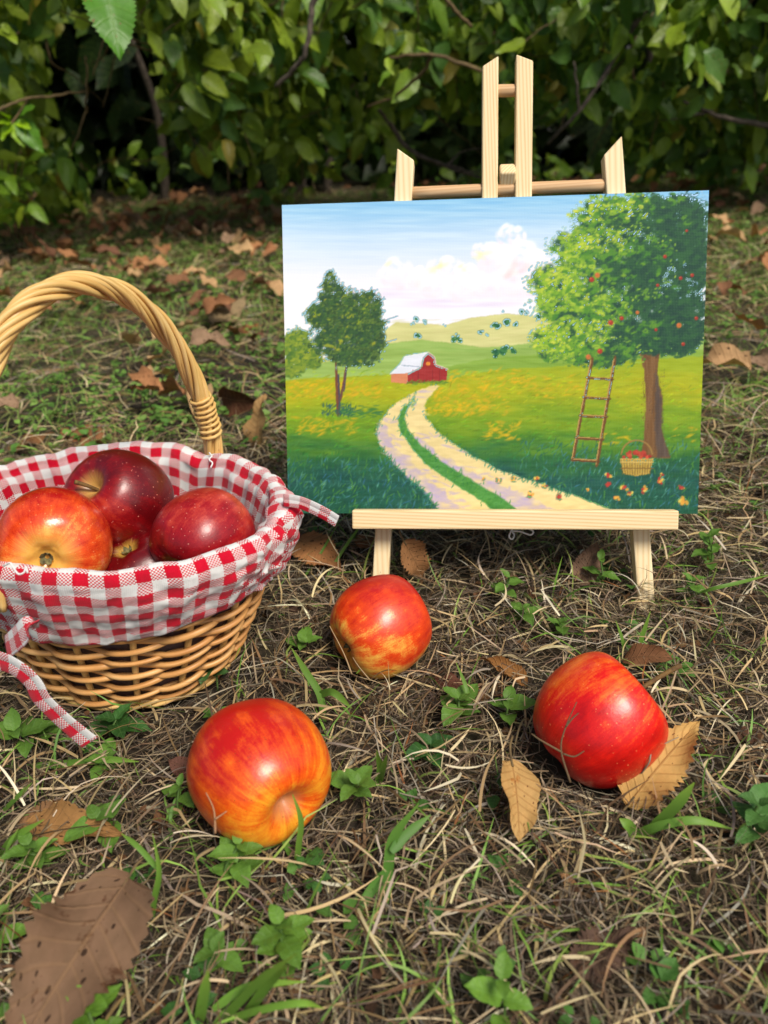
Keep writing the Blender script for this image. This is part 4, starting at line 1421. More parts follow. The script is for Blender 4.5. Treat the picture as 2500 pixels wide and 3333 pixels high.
# sprays: a spray point on the leaf wall carries several leaves
def sprays(n, x0, x1, z0, z1, depth, zpow=1.0, lowthin=True):
    x = hrng.uniform(x0, x1, n)
    z = z0 + (z1 - z0) * hrng.random(n) ** zpow
    y = hedge_front(x, z) + depth * hrng.random(n) ** 1.6
    keep = np.ones(n, bool)
    if lowthin:
        keep = hrng.random(n) < np.interp(z, [0, .12, .24, .34], [.22, .4, .75, 1.0])
    return np.stack([x, y, z], 1)[keep]


sp_ = np.vstack([sprays(2300, -1.9, 1.9, .02, .62, .5), sprays(900, -2.3, 2.3, .5, 1.95, .5), sprays(700, -2.2, 2.2, .15, 1.6, 1.0)])
# hollows where no leaves hang and the dark inside shows
hollow = [(atY(225, 215, 2.0), .10, .13), (atY(300, 330, 2.1), .16, .035), (atY(960, 330, 2.2), .16, .09), (atY(1240, 330, 2.2), .12, .10), (atY(760, 385, 2.3), .2, .05), (atY(420, 395, 2.4), .35, .045)]
kp = np.ones(len(sp_), bool)
for c_, rx_, rz_ in hollow:
    kp &= ~((((sp_[:, 0] - c_[0] * sp_[:, 1] / c_[1]) / rx_) ** 2 + ((sp_[:, 2] - c_[2]) / rz_) ** 2 < 1) & (sp_[:, 1] < 3.4))
sp_ = sp_[kp]
nl_ = hrng.integers(4, 9, len(sp_))
own = np.repeat(np.arange(len(sp_)), nl_)
n = len(own)
sdirs = np.stack([hrng.normal(0, .7, len(sp_)), hrng.normal(-.35, .4, len(sp_)), hrng.normal(-.25, .45, len(sp_))], 1)
sdirs /= np.linalg.norm(sdirs, axis=1)[:, None]
tpos = hrng.random(n)
hpos = sp_[own] + sdirs[own] * (tpos * .16)[:, None] + hrng.normal(0, .018, (n, 3))
hyd = sdirs[own] * .55 + np.stack([hrng.normal(0, .75, n), hrng.normal(-.2, .4, n), hrng.normal(-.55, .5, n)], 1)
hnd = np.stack([hrng.normal(0, .6, n), hrng.normal(-.65, .4, n), hrng.normal(.55, .4, n)], 1)
hmat = rot_bases(hyd, hnd)
hsize = .028 + .058 * hrng.random(n) ** 1.2 * hrng.choice([1, 1, 1, .75], n)
base_c = np.array([lin(c) for c in ((110, 146, 44), (128, 160, 48), (90, 130, 52), (142, 166, 44), (84, 120, 46), (154, 178, 58))])
hcol = base_c[hrng.integers(0, 6, n)] * hrng.uniform(.75, 1.25, n)[:, None]
yl = hrng.random(n) < .035
hcol[yl] = lin((176, 160, 60)) * hrng.uniform(.6, 1.1, yl.sum())[:, None]
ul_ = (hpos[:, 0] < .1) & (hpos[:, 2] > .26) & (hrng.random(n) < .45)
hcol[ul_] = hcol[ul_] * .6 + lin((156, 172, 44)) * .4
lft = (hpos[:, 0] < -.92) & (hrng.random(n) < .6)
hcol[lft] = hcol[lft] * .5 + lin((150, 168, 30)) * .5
hrnd = hrng.random(n)
kp = np.ones(n, bool)
for (c_, rx_, rz_), g_ in zip(hollow, (1.25, .9, .8, .8, .8, .8)):
    for q_ in (hpos, hpos + hmat[:, :, 1] * hsize[:, None]):
        kp &= ~((((q_[:, 0] - c_[0] * q_[:, 1] / c_[1]) / (rx_ * g_)) ** 2 + ((q_[:, 2] - c_[2]) / (rz_ * g_)) ** 2 < 1) & (q_[:, 1] < 2.75))
hpos, hyd, hnd, hmat, hsize, hcol, hrnd = hpos[kp], hyd[kp], hnd[kp], hmat[kp], hsize[kp], hcol[kp], hrnd[kp]
n = len(hpos)
hpick = hrng.integers(0, len(GEO_H), n)
hpos[:, 2] = np.maximum(hpos[:, 2], .035)
# the 300 leaves that show largest are pieces of their own
ux, uy, ud = project(hpos)
inview = (ux > -20) & (ux < 1680) & (uy > -10) & (uy < 480)
score = np.where(inview, hsize / ud, 0)
front_gap = hpos[:, 1] - hedge_front(hpos[:, 0], hpos[:, 2])
score = score * np.where(front_gap < .12, 1, .3)
top300 = np.argsort(-score)[:300]
rest = np.ones(n, bool); rest[top300] = False
foli = None
GEO_L = [leaf_geo(4, 1, w, 0, f_, b_, 0, .03, 0, i, 1.0) for i, (w, f_, b_) in enumerate([(.56, .3, .5), (.5, .15, .8), (.62, .35, .3), (.54, .1, -.3), (.46, .4, .9), (.6, .2, .6)])]
farl = (~inview) | (front_gap > .3)
hpk = np.where(farl, hpick + 6, hpick)
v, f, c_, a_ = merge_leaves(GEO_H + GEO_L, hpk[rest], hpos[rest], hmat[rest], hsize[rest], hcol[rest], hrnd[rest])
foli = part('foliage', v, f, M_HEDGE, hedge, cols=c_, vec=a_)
foli['kind'] = 'stuff'
for i in top300:
    gv, gf, gst = GEO_H[hpick[i]]
    k = len(gv)
    if i % 1 == 0:
        me = mesh_data('leaf', gv, gf, M_HEDGE, cols=np.repeat(hcol[i][None], k, 0), vec=np.hstack([gst, np.full((k, 1), hrnd[i])]))
    o = bpy.data.objects.new('leaf', me)
    COL.objects.link(o)
    o.parent = hedge
    mm = Matrix.Identity(4)
    for a in range(3):
        for b in range(3): mm[a][b] = hmat[i][a, b] * hsize[i]
        mm[a][3] = hpos[i][a] - ORG[hedge][a]
    o.matrix_local = mm
# inner mass that closes the hedge off
n = 21000
ip = np.stack([hrng.uniform(-3.4, 3.4, n), 2.75 + 1.5 * hrng.random(n) ** .8, hrng.uniform(0.0, 2.0, n)], 1)
for c_, rx_, rz_ in hollow[:1]:
    ip = ip[~((((ip[:, 0] - c_[0] * ip[:, 1] / c_[1]) / rx_) ** 2 + ((ip[:, 2] - c_[2]) / rz_) ** 2 < 1) & (ip[:, 1] < 3.2))]
xp_ = np.stack([hrng.uniform(-2.6, -.3, 5000), hrng.uniform(3.3, 4.3, 5000), hrng.uniform(0, 1.3, 5000)], 1)
ip = np.vstack([ip, xp_])
n = len(ip)
imat = rot_bases(hrng.normal(0, 1, (n, 3)) + [0, 0, -.5], hrng.normal(0, 1, (n, 3)) + [0, -1, .3])
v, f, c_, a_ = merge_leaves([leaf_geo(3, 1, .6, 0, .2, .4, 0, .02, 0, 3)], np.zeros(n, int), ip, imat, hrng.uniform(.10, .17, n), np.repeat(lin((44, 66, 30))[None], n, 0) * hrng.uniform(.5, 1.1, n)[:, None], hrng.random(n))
o = part('inner_foliage', v, f, M_HEDGE, hedge, cols=c_, vec=a_)
o['kind'] = 'stuff'
# branches and twigs
def branch(pts, r0, r1, mat=M_BARK, parent=hedge, name='branch'):
    path = smooth_path([np.array(p_) * (1, 1, 1) for p_ in pts], 8)
    if name == 'branch':
        o_ = np.array([0, 0, CAM_H]); path = o_ + (path - o_) * .93
    path = path + np.cumsum(hrng.normal(0, .0012, path.shape), 0)
    v, f, vec = tube(path, np.linspace(r0, r1, len(path)), 7)
    return part(name, v, f, mat, parent, vec=vec)


branch([atY(690, -40, 1.80), atY(676, 30, 1.80), atY(662, 90, 1.79), atY(640, 135, 1.80), atY(594, 176, 1.83)], .006, .004)
branch([atY(1450, -60, 1.95), atY(1405, 5, 1.92), atY(1345, 95, 1.88), atY(1290, 190, 1.86), atY(1235, 262, 1.87), atY(1180, 308, 1.95)], .0075, .003)
branch([atY(1252, 240, 1.86), atY(1246, 190, 1.84), atY(1238, 145, 1.84)], .0032, .002)
branch([atY(1040, 155, 1.84), atY(950, 122, 1.82), atY(885, 113, 1.82), atY(845, 112, 1.86)], .004, .0025, M_TWIG)
branch([atY(930, 118, 1.82), atY(905, 165, 1.86), atY(850, 205, 1.92), atY(790, 230, 1.98)], .004, .002, M_TWIG)
branch([atY(1020, 60, 1.80), atY(980, 20, 1.78), atY(940, -30, 1.78)], .003, .004, M_TWIG)
branch([atY(1700, 275, 2.0), atY(1610, 262, 1.98), atY(1530, 240, 1.98), atY(1470, 215, 2.02)], .007, .003)
branch([atY(1540, 240, 1.98), atY(1480, 250, 2.0), atY(1420, 262, 2.04)], .003, .0018)
branch([atY(820, 235, 2.2), atY(880, 320, 2.2), atY(960, 360, 2.2), atY(1050, 388, 2.22)], .007, .003)
branch([atY(960, 360, 2.2), atY(1000, 330, 2.2), atY(1040, 322, 2.2)], .003, .0014)
branch([atY(940, 352, 2.2), atY(985, 372, 2.19), atY(1030, 365, 2.18)], .003, .0014)
branch([atY(900, 335, 2.2), atY(960, 345, 2.18), atY(1010, 360, 2.17), atY(1045, 352, 2.17)], .003, .0014)
branch([atY(-20, 250, 1.75), atY(40, 228, 1.78), atY(120, 208, 1.85), atY(200, 195, 1.95)], .003, .002, M_TWIG)
branch([atY(182, 120, 1.9), atY(186, 160, 1.9), atY(184, 215, 1.92), atY(188, 245, 1.95)], .002, .0016, M_GRASS if False else M_TWIG)
fs_ = [i for i in range(len(sp_)) if sp_[i][2] < .58 and sp_[i][2] > .12 and abs(sp_[i][0]) < 1.3 and sp_[i][1] - hedge_front(sp_[i][0], sp_[i][2]) < .16]
for i in fs_[:150]:                                 # the twigs that carry the sprays
    a_ = sp_[i] - sdirs[i] * .05 + np.array([0, .05, .02])
    branch([a_, sp_[i], sp_[i] + sdirs[i] * .09 + hrng.normal(0, .006, 3), sp_[i] + sdirs[i] * .17 + hrng.normal(0, .01, 3)], .0022, .001, M_TWIG, name='twig')
for k in range(9):                                  # stems rising from the ground inside
    x = -1.6 + k * .42 + hrng.normal(0, .1)
    branch([(x, 2.85, -.02), (x + .03, 2.83, .3), (x - .04, 2.7, .8), (x + .06, 2.55, 1.5)], .016, .006, name='stem')
# bright young sprig at the left edge of the hedge
spg = thing('bright_sprig', atY(18, 262, 1.58), 'bright yellow-green leaf sprig sticking out of the hedge', 'sprig')
for (lx, ly, tx, ty, w) in ((24, 268, 0, 300, .62), (26, 266, -8, 262, .6), (34, 265, 50, 316, .62), (40, 258, 93, 328, .5), (20, 258, -2, 236, .6), (36, 262, 64, 274, .5), (44, 250, 70, 224, .5)):
    p0, p1 = atY(lx, ly, 1.58), atY(tx, ty, 1.56)
    L_ = np.linalg.norm(p1 - p0)
    gv, gf, gst = leaf_geo(10, 3, w * 1.1, .04, .25, .3, 0, .03, 0, lx)
    W = gv @ basis(p1 - p0, [-.1, -.6, .8]).T * L_ + p0
    part('leaf', W, gf, M_HEDGE, spg, cols=np.repeat(lin((150, 190, 20) if lx < 40 else (90, 140, 30))[None], len(gv), 0), vec=np.hstack([gst, np.full((len(gv), 1), lx / 50)]))
v, f, vec = tube(smooth_path([atY(60, 215, 1.80), atY(44, 240, 1.68), atY(24, 268, 1.58)], 5), .0018, 6)
part('twig', v, f, M_TWIG, spg, vec=vec)
# low bright shrub at the left edge of the hedge foot
spg = thing('bright_shrub', np.array([atY(15, 440, 1.95)[0], 1.95, 0.0]), 'low yellow-green leafy shrub at the left end of the hedge foot', 'shrub')
for k in range(60):
    lx, ly = hrng.uniform(-40, 62), hrng.uniform(338, 470)
    p0 = atY(lx, ly, 1.78 + hrng.uniform(0, .2))
    a = hrng.uniform(-1.4, 1.4)
    gv, gf, gst = leaf_geo(8, 2, hrng.uniform(.42, .56), .04, .25, .6, 0, .03, 0, 200 + k)
    part('leaf', gv @ basis([math.sin(a), -.4, hrng.uniform(-.6, .5)], [hrng.normal(0, .3), -.6, .8]).T * hrng.uniform(.035, .06) + p0, gf, M_HEDGE, spg, cols=np.repeat(lin([(150, 176, 34), (116, 152, 36), (170, 190, 50)][k % 3])[None] * hrng.uniform(.8, 1.2), len(gv), 0), vec=np.hstack([gst, np.full((len(gv), 1), k / 60)]))
for k in range(5):
    m_ = atY(-6 + k * 12, 440, 1.92)
    v, f, vec = tube(smooth_path([[m_[0], 1.98, -.01], m_, atY(-12 + k * 16, 345, 1.9)], 5), .002, 6)
    part('stem', v, f, M_TWIG, spg, vec=vec)
# pale upright sprig at the hedge foot
spg = thing('pale_sprig', G(655, 425), 'pale green leafy shoot at the hedge foot beside the canvas corner', 'shoot')
base = atY(655, 420, 2.25)
for k in range(16):
    a = hrng.uniform(-1.1, 1.1)
    lx, ly = 655 + hrng.normal(0, 14), 400 - k * 4
    p0 = atY(lx, ly, 2.25)
    p1 = p0 + np.array([math.sin(a) * .05, -.02, math.cos(a) * .045])
    gv, gf, gst = leaf_geo(8, 2, .42, .03, .2, .5, 0, .03, 0, k)
    part('leaf', gv @ basis(p1 - p0, [hrng.normal(0, .3), -.8, .6]).T * .06 + p0, gf, M_HEDGE, spg, cols=np.repeat(lin((104, 132, 52))[None] * hrng.uniform(.8, 1.3), len(gv), 0), vec=np.hstack([gst, np.full((len(gv), 1), k / 16)]))
v, f, vec = tube(smooth_path([G(655, 425) , atY(654, 400, 2.25), atY(652, 335, 2.25)], 5), .002, 6)
part('twig', v, f, M_TWIG, spg, vec=vec)
# a serrated leaf hanging close by on its twig
hl = thing('hanging_leaf', D(228, -60, 1.0), 'sharp serrated green leaf hanging down from above in front of the hedge', 'leaf')
p0, p1 = D(222, -52, 1.0), D(260, 110, .985)
gv, gf, gst = leaf_geo(36, 4, .62, .07, .22, .35, 0, .025, .006, 4)
Ln = np.linalg.norm(p1 - p0)
part('leaf_blade', gv @ basis(p1 - p0, camvec(.25, .3, .9)).T * Ln + p0, gf, M_HEDGE, hl, cols=np.repeat(lin((86, 142, 34))[None], len(gv), 0), vec=np.hstack([gst, np.full((len(gv), 1), .3)]))
v, f, vec = tube(smooth_path([p0, p0 + [0, .02, .05], p0 + [.03, .25, .22], p0 + [.08, .62, .38], p0 + [.1, .95, .45]], 6), np.linspace(.0012, .003, 25), 6)
part('twig', v, f, M_TWIG, hl, vec=vec)

# ------------------------------------------------------------------ fallen leaves
lrng = np.random.default_rng(99)


def fallen(px, py, px2, py2, label, col, mat=M_DRY, width=.5, z0=.012, z1=.016, nrm=(0, 0, 1), roll=0, bend=.3, fold=.1, wave=.04, vein=.006, serr=.05, seed=0, cat='leaf', stalk=True, scale=1.0, group=None, lift=None):
    """a single fallen leaf from its stalk end to its tip, both given where they lie on the lawn"""
    p0, p1 = G(px, py, z0), G(px2, py2, z1)
    L_ = np.linalg.norm(p1 - p0) * scale
    gv, gf, gst = leaf_geo(34, 5, width, serr, fold, bend, roll, wave, vein, seed)
    gv = gv - np.array([0, 0, 0])
    end = gv[(34) * 11 + 5]
    # turn the bent leaf so that its tip meets p1
    tilt = math.atan2(end[2], end[1])
    c_, s_ = math.cos(-tilt), math.sin(-tilt)
    gy, gz_ = gv[:, 1] * c_ - gv[:, 2] * s_, gv[:, 1] * s_ + gv[:, 2] * c_
    k = 1.0 / math.hypot(end[1], end[2])
    gv = np.stack([gv[:, 0], gy, gz_], 1) * k
    B = basis(p1 - p0, nrm)
    root = thing('fallen_leaf', p0, label, cat, group)
    W = gv @ B.T * L_ + p0
    cl = np.repeat((lin(col))[None], len(gv), 0)
    part('leaf_blade', W, gf, mat, root, cols=cl, vec=np.hstack([gst, np.full((len(gv), 1), seed * .173 % 1)]))
    if stalk:
        dv = B @ np.array([0, -1, 0.05])
        v, f, vec = tube(smooth_path([p0 + B @ np.array([0, .1 * L_, .001]), p0, p0 + dv * .008, p0 + dv * .016 + [0.002, 0, -.003]], 4), .0007, 5)
        part('leaf_stalk', v, f, M_TWIG, root, vec=vec)
    return root


T1, T2, T3 = (150, 112, 78), (186, 146, 92), (118, 78, 52)
fallen(276, 1898, 0, 2330, 'large brown spotted leaf lying nearest, its tip out of frame', (124, 96, 74), width=.56, z0=.030, z1=.026, nrm=camvec(.28, .75, .6), bend=.5, fold=.16, seed=3, vein=.007, wave=.075, roll=.35, serr=.07)
fallen(52, 1782, 268, 1802, 'long brown ribbed leaf rolled along its length, near the big spotted leaf', (158, 116, 70), width=.42, z0=.012, z1=.014, nrm=camvec(.1, .7, .7), roll=1.0, bend=.25, vein=.012, seed=5)
fallen(40, 1790, 150, 1722, 'small dull brown leaf lying behind the long ribbed leaf', (140, 104, 72), width=.5, z0=.010, z1=.012, bend=.3, seed=6)
fallen(1104, 1640, 1122, 1822, 'pointed tan leaf standing curled in the straw left of the glossy red apple', (198, 156, 96), M_TAN, width=.60, z0=.026, z1=.014, nrm=camvec(.45, .55, .75), roll=.9, bend=.3, seed=7, vein=.004, serr=.02)
fallen(1354, 1742, 1512, 1556, 'ragged tan leaf leaning on the glossy red apple', (208, 164, 96), M_TAN, width=.46, z0=.010, z1=.034, nrm=camvec(-.45, .45, .8), roll=.6, bend=.35, fold=.15, seed=8, vein=.006, serr=.12)
fallen(1140, 1482, 1032, 1418, 'rolled brown leaf between the two apples on the side towards the easel leg', (150, 104, 58), width=.42, z0=.008, z1=.016, nrm=camvec(-.2, .8, .5), roll=1.7, bend=.5, vein=.012, seed=9)
fallen(1345, 1425, 1462, 1424, 'brown curled leaf just behind the glossy red apple', (128, 88, 60), width=.55, z0=.012, z1=.022, nrm=camvec(0, .6, .7), roll=.9, bend=.7, seed=10)
fallen(872, 1168, 914, 1248, 'brown torn leaf upright beside the left easel leg', (152, 108, 70), width=.62, z0=.045, z1=.006, nrm=camvec(.1, .3, .9), roll=.6, bend=.4, serr=.1, seed=11)
fallen(640, 1165, 738, 1232, 'rusty brown leaf lying between the basket and the easel', (164, 112, 70), width=.62, z0=.016, z1=.010, nrm=camvec(.1, .6, .8), bend=.5, vein=.012, serr=.08, seed=12)
fallen(420, 1672, 362, 1640, 'dark purplish brown leaf against the streaked orange apple', (112, 76, 64), width=.75, z0=.010, z1=.016, seed=13, nrm=camvec(.2, .7, .7))
fallen(1240, 2100, 1372, 2010, 'weathered dark grey-brown leaf sunk in the straw at the bottom', (96, 74, 62), width=.62, z0=.010, z1=.014, wave=.07, serr=.12, seed=14, stalk=False)
fallen(556, 968, 572, 850, 'pale tan leaf standing on edge behind the basket handle', (176, 138, 88), M_TAN, width=.52, z0=.010, z1=.055, nrm=camvec(-.65, .2, .7), roll=.5, bend=.5, vein=.010, serr=.05, seed=15)
fallen(478, 858, 566, 868, 'dark brown leaf curled over beside the pale standing leaf', (86, 54, 36), width=.62, z0=.030, z1=.035, nrm=camvec(0, -.4, .9), roll=1.0, bend=.6, seed=16)
fallen(1252, 1262, 1290, 1170, 'grey-brown leaf standing in the shade under the canvas', (122, 96, 78), width=.62, z0=.006, z1=.035, nrm=camvec(-.1, .3, .9), bend=.3, seed=17)
fallen(945, 1462, 1012, 1500, 'dark red-brown leaf half buried behind the centre apples', (104, 66, 52), width=.55, z0=.006, z1=.008, seed=18)
fallen(1640, 1580, 1590, 1602, 'dark brown leaf scrap near the right edge of the lawn', (102, 72, 54), width=.6, z0=.006, z1=.010, seed=19, stalk=False)
fallen(462, 700, 530, 640, 'broad pale leaf lying alone in the green grass behind the handle', (156, 134, 100), width=.6, z0=.012, z1=.035, nrm=camvec(0, .5, .8), seed=20, serr=.02)
fallen(20, 975, 118, 935, 'brown leaf in the grass left of the basket handle', (132, 92, 58), width=.5, z0=.012, z1=.016, seed=21)
fallen(150, 930, 222, 962, 'ragged rust-brown leaf seen under the handle arch', (138, 94, 62), width=.7, z0=.014, z1=.010, serr=.12, wave=.07, seed=22)
fallen(650, 1180, 800, 1168, 'brown leaf in the shade just left of the easel leg', (118, 86, 62), width=.4, z0=.004, z1=.004, seed=23) if False else None
fallen(770, 1160, 812, 1190, 'small chestnut leaf in the shade beneath the tray', (140, 92, 58), width=.7, z0=.01, z1=.008, seed=24)
fallen(520, 720, 560, 700, 'small rusty leaf in the grass just left of the canvas', (150, 100, 64), width=.6, seed=25)
fallen(830, 640 + 1010, 838, 1652, 'x', T1) if False else None

# litter of leaves on the lawn towards the hedge
GEO_D = [leaf_geo(8, 2, w, .08, f_, b_, r_, .07, 0, 40 + i) for i, (w, f_, b_, r_) in enumerate([(.55, .2, .6, .5), (.5, .1, .9, .9), (.62, .3, .3, 0), (.48, .1, -.5, .6), (.58, .4, .7, 1.1), (.6, .2, .5, .3)])]
DCOL = [(188, 138, 96), (166, 116, 80), (142, 100, 72), (198, 158, 114), (176, 124, 84), (160, 130, 104), (124, 86, 66), (204, 166, 120)]
DM = []
for gi, (gv, gf, gst) in enumerate(GEO_D):
    for ci, c in enumerate(DCOL):
        DM.append(mesh_data('litter_leaf', gv, gf, M_DRY, cols=np.repeat(lin(c)[None], len(gv), 0), vec=np.hstack([gst, np.full((len(gv), 1), (gi * 8 + ci) * .137 % 1)])))
n_l = n_r = 0
tries = 0
while n_l + n_r < 298 and tries < 6000:
    tries += 1
    y = lrng.uniform(.85, 2.75)
    x = lrng.uniform(-(.18 + .55 * y), .18 + .55 * y)
    dens = np.interp(y, [.85, 1.2, 1.5, 1.9, 2.4, 2.7], [.16, .28, .5, .8, 1.0, .8])
    dens *= .55 + .9 * (fbm(np.array([x * 3 + 9]), np.array([y * 3 + 4]), 13)[0] - .25) * 2
    if lrng.random() > dens: continue
    qx, qy, qd = project(np.array([x, y, .01]))
    if not (-30 < qx[0] < 1690): continue
    if 612 < qx[0] < 1520 and qy[0] > 425: continue    # behind the canvas
    left_side = qx[0] < 1066
    di = lrng.integers(0, len(DM))
    tone = ['warm tan', 'rusty brown', 'dull brown', 'pale tan', 'orange-brown', 'grey-brown', 'dark brown', 'light sandy'][di % 8]
    form = ['half-curled', 'rolled-up', 'open', 'upturned', 'tightly curled', 'slightly cupped'][di // 8]
    zone = 'close under the hedge' if y > 2.05 else ('midway to the hedge' if y > 1.5 else 'on the nearer lawn')
    o = bpy.data.objects.new('litter_leaf', DM[di])
    COL.objects.link(o)
    o.location = (x, y, float(gz(x, y)) + lrng.uniform(.022, .040))
    o.rotation_euler = (lrng.normal(0, .4), lrng.normal(0, .4), lrng.uniform(0, 6.28))
    s_ = lrng.uniform(.038, .072)
    o.scale = (s_, s_, s_)
    if left_side:
        n_l += 1
        tag(o, f'{form} {tone} fallen leaf lying {zone}, ' + ('behind the basket' if qx[0] < 420 else 'left of the canvas'), 'leaf', 'leaf litter left of the canvas')
    else:
        n_r += 1
        tag(o, f'{form} {tone} fallen leaf lying {zone}, right of the canvas', 'leaf', 'leaf litter right of the canvas')

# ------------------------------------------------------------------ weeds with leaves one can tell apart
wrng = np.random.default_rng(123)


def weed(px, py, n, size, label, spread=1.0, col=(100, 138, 54), tall=.02, seed=0, cat='weed'):
    r_ = np.random.default_rng(seed)
    b = G(px, py, 0.0)
    b[2] = float(gz(b[0], b[1]))
    root = thing('small_weed', b, label, cat)
    top = b + np.array([r_.normal(0, .006), r_.normal(0, .006), tall])
    v, f, vec = tube(smooth_path([b, (b + top) / 2 + r_.normal(0, .002, 3), top], 4), .0007, 5)
    part('stem', v, f, M_WEED, root, cols=np.repeat(lin((96, 120, 60))[None], len(v), 0), vec=np.zeros((len(v), 3)))
    a0 = r_.uniform(0, 6.28)
    for k in range(n):
        t_ = 1 - (k // 2) / max(1, (n / 2)) * .8
        a = a0 + (k % 2) * math.pi + (k // 2) * 1.45 + r_.normal(0, .2)
        p0 = b + (top - b) * t_
        up = r_.uniform(.15, .7) + (.4 if k < 2 else 0)
        d_ = np.array([math.cos(a), math.sin(a), up])
        sz = size * (.65 if k < 2 else 1.0) * r_.uniform(.75, 1.15) * spread
        gv, gf, gst = leaf_geo(9, 3, r_.uniform(.58, .72), .02, .28, r_.uniform(.3, .9), 0, .03, .006, seed * 31 + k)
        W = gv @ basis(d_, [-math.cos(a) * up, -math.sin(a) * up, 1]).T * sz + p0
        cl = lin(col) * r_.uniform(.75, 1.25)
        part('leaf', W, gf, M_WEED, root, cols=np.repeat(cl[None], len(gv), 0), vec=np.hstack([gst, np.full((len(gv), 1), r_.random())]))
    return root


weed(985, 1572, 7, .020, 'leafy green weed left of two by the glossy red apple', seed=1, tall=.022)
weed(1090, 1560, 6, .018, 'round-leaved green weed nearer to the glossy red apple of two', seed=2, tall=.020)
weed(735, 1712, 7, .017, 'green weed touching the streaked orange apple on its right', seed=3, tall=.026)
weed(104, 1880, 8, .015, 'green weed above the large spotted leaf', seed=4, tall=.022)
weed(255, 1790, 6, .021, 'green weed at the tip of the long ribbed leaf', seed=5, tall=.018)
weed(500, 1935, 9, .015, 'green weed in the middle of the grass below the streaked orange apple', seed=6, tall=.026)
weed(620, 2085, 9, .016, 'broad-leaved bright weed low in the bottom grass', seed=7, tall=.030, col=(108, 148, 54))
weed(40, 2045, 8, .016, 'bright green weed beside the large spotted leaf at the left edge', seed=8, tall=.030, col=(110, 150, 56))
weed(1632, 1840, 8, .019, 'blue-green weed with big leaves at the right edge', seed=9, tall=.034, col=(84, 126, 62))
weed(505, 2075, 6, .016, 'tiny green weed left of the broad-leaved bright weed', seed=10, tall=.016)
weed(205, 2290, 8, .017, 'bright weed at the bottom beside the tip of the spotted leaf', seed=11, tall=.030, col=(108, 148, 52))
weed(1085, 2235, 5, .016, 'single green weed cut by the bottom edge', seed=12, tall=.030, col=(108, 148, 54))
weed(640, 1395, 5, .015, 'small weed between the basket and the apple under the easel', seed=13, tall=.020)
weed(255, 1585, 6, .022, 'dark green weed at the foot of the basket', seed=14, tall=.018, col=(58, 100, 44))
weed(90, 1620, 7, .022, 'green weed beside the trailing gingham tie', seed=15, tall=.020)
weed(470, 1490, 6, .016, 'weed growing against the basket side towards the easel', seed=16, tall=.028, col=(78, 116, 60))
weed(1080, 1300, 6, .015, 'weed in the straw below the middle of the tray', seed=17, tall=.022)
weed(1130, 1345, 6, .016, 'weed in the straw right of the apple under the easel', seed=18, tall=.018)
weed(1300, 1285, 4, .015, 'upright weed close left of the right easel leg', seed=19, tall=.030)
weed(1530, 1250, 8, .017, 'weed clump right of the easel leg', seed=20, tall=.034)
weed(1490, 1310, 7, .014, 'low weed in front of the weed clump by the easel leg', seed=21, tall=.018)
weed(1225, 1365, 5, .016, 'weed between the easel leg and the glossy red apple', seed=22, tall=.016)
weed(920, 1640, 6, .018, 'dark weed in the straw between the two lower apples', seed=23, tall=.014, col=(56, 98, 44))
weed(205, 1680, 5, .018, 'flat weed in front of the trailing tie tip', seed=24, tall=.012)
weed(395, 1760, 5, .014, 'sprouting weed at the left of the streaked orange apple', seed=25, tall=.024)

# ------------------------------------------------------------------ straw, grass and ground cover
grng = np.random.default_rng(2024)
SOLID_C = np.array([c for c, r in solid]); SOLID_R = np.array([r for c, r in solid])


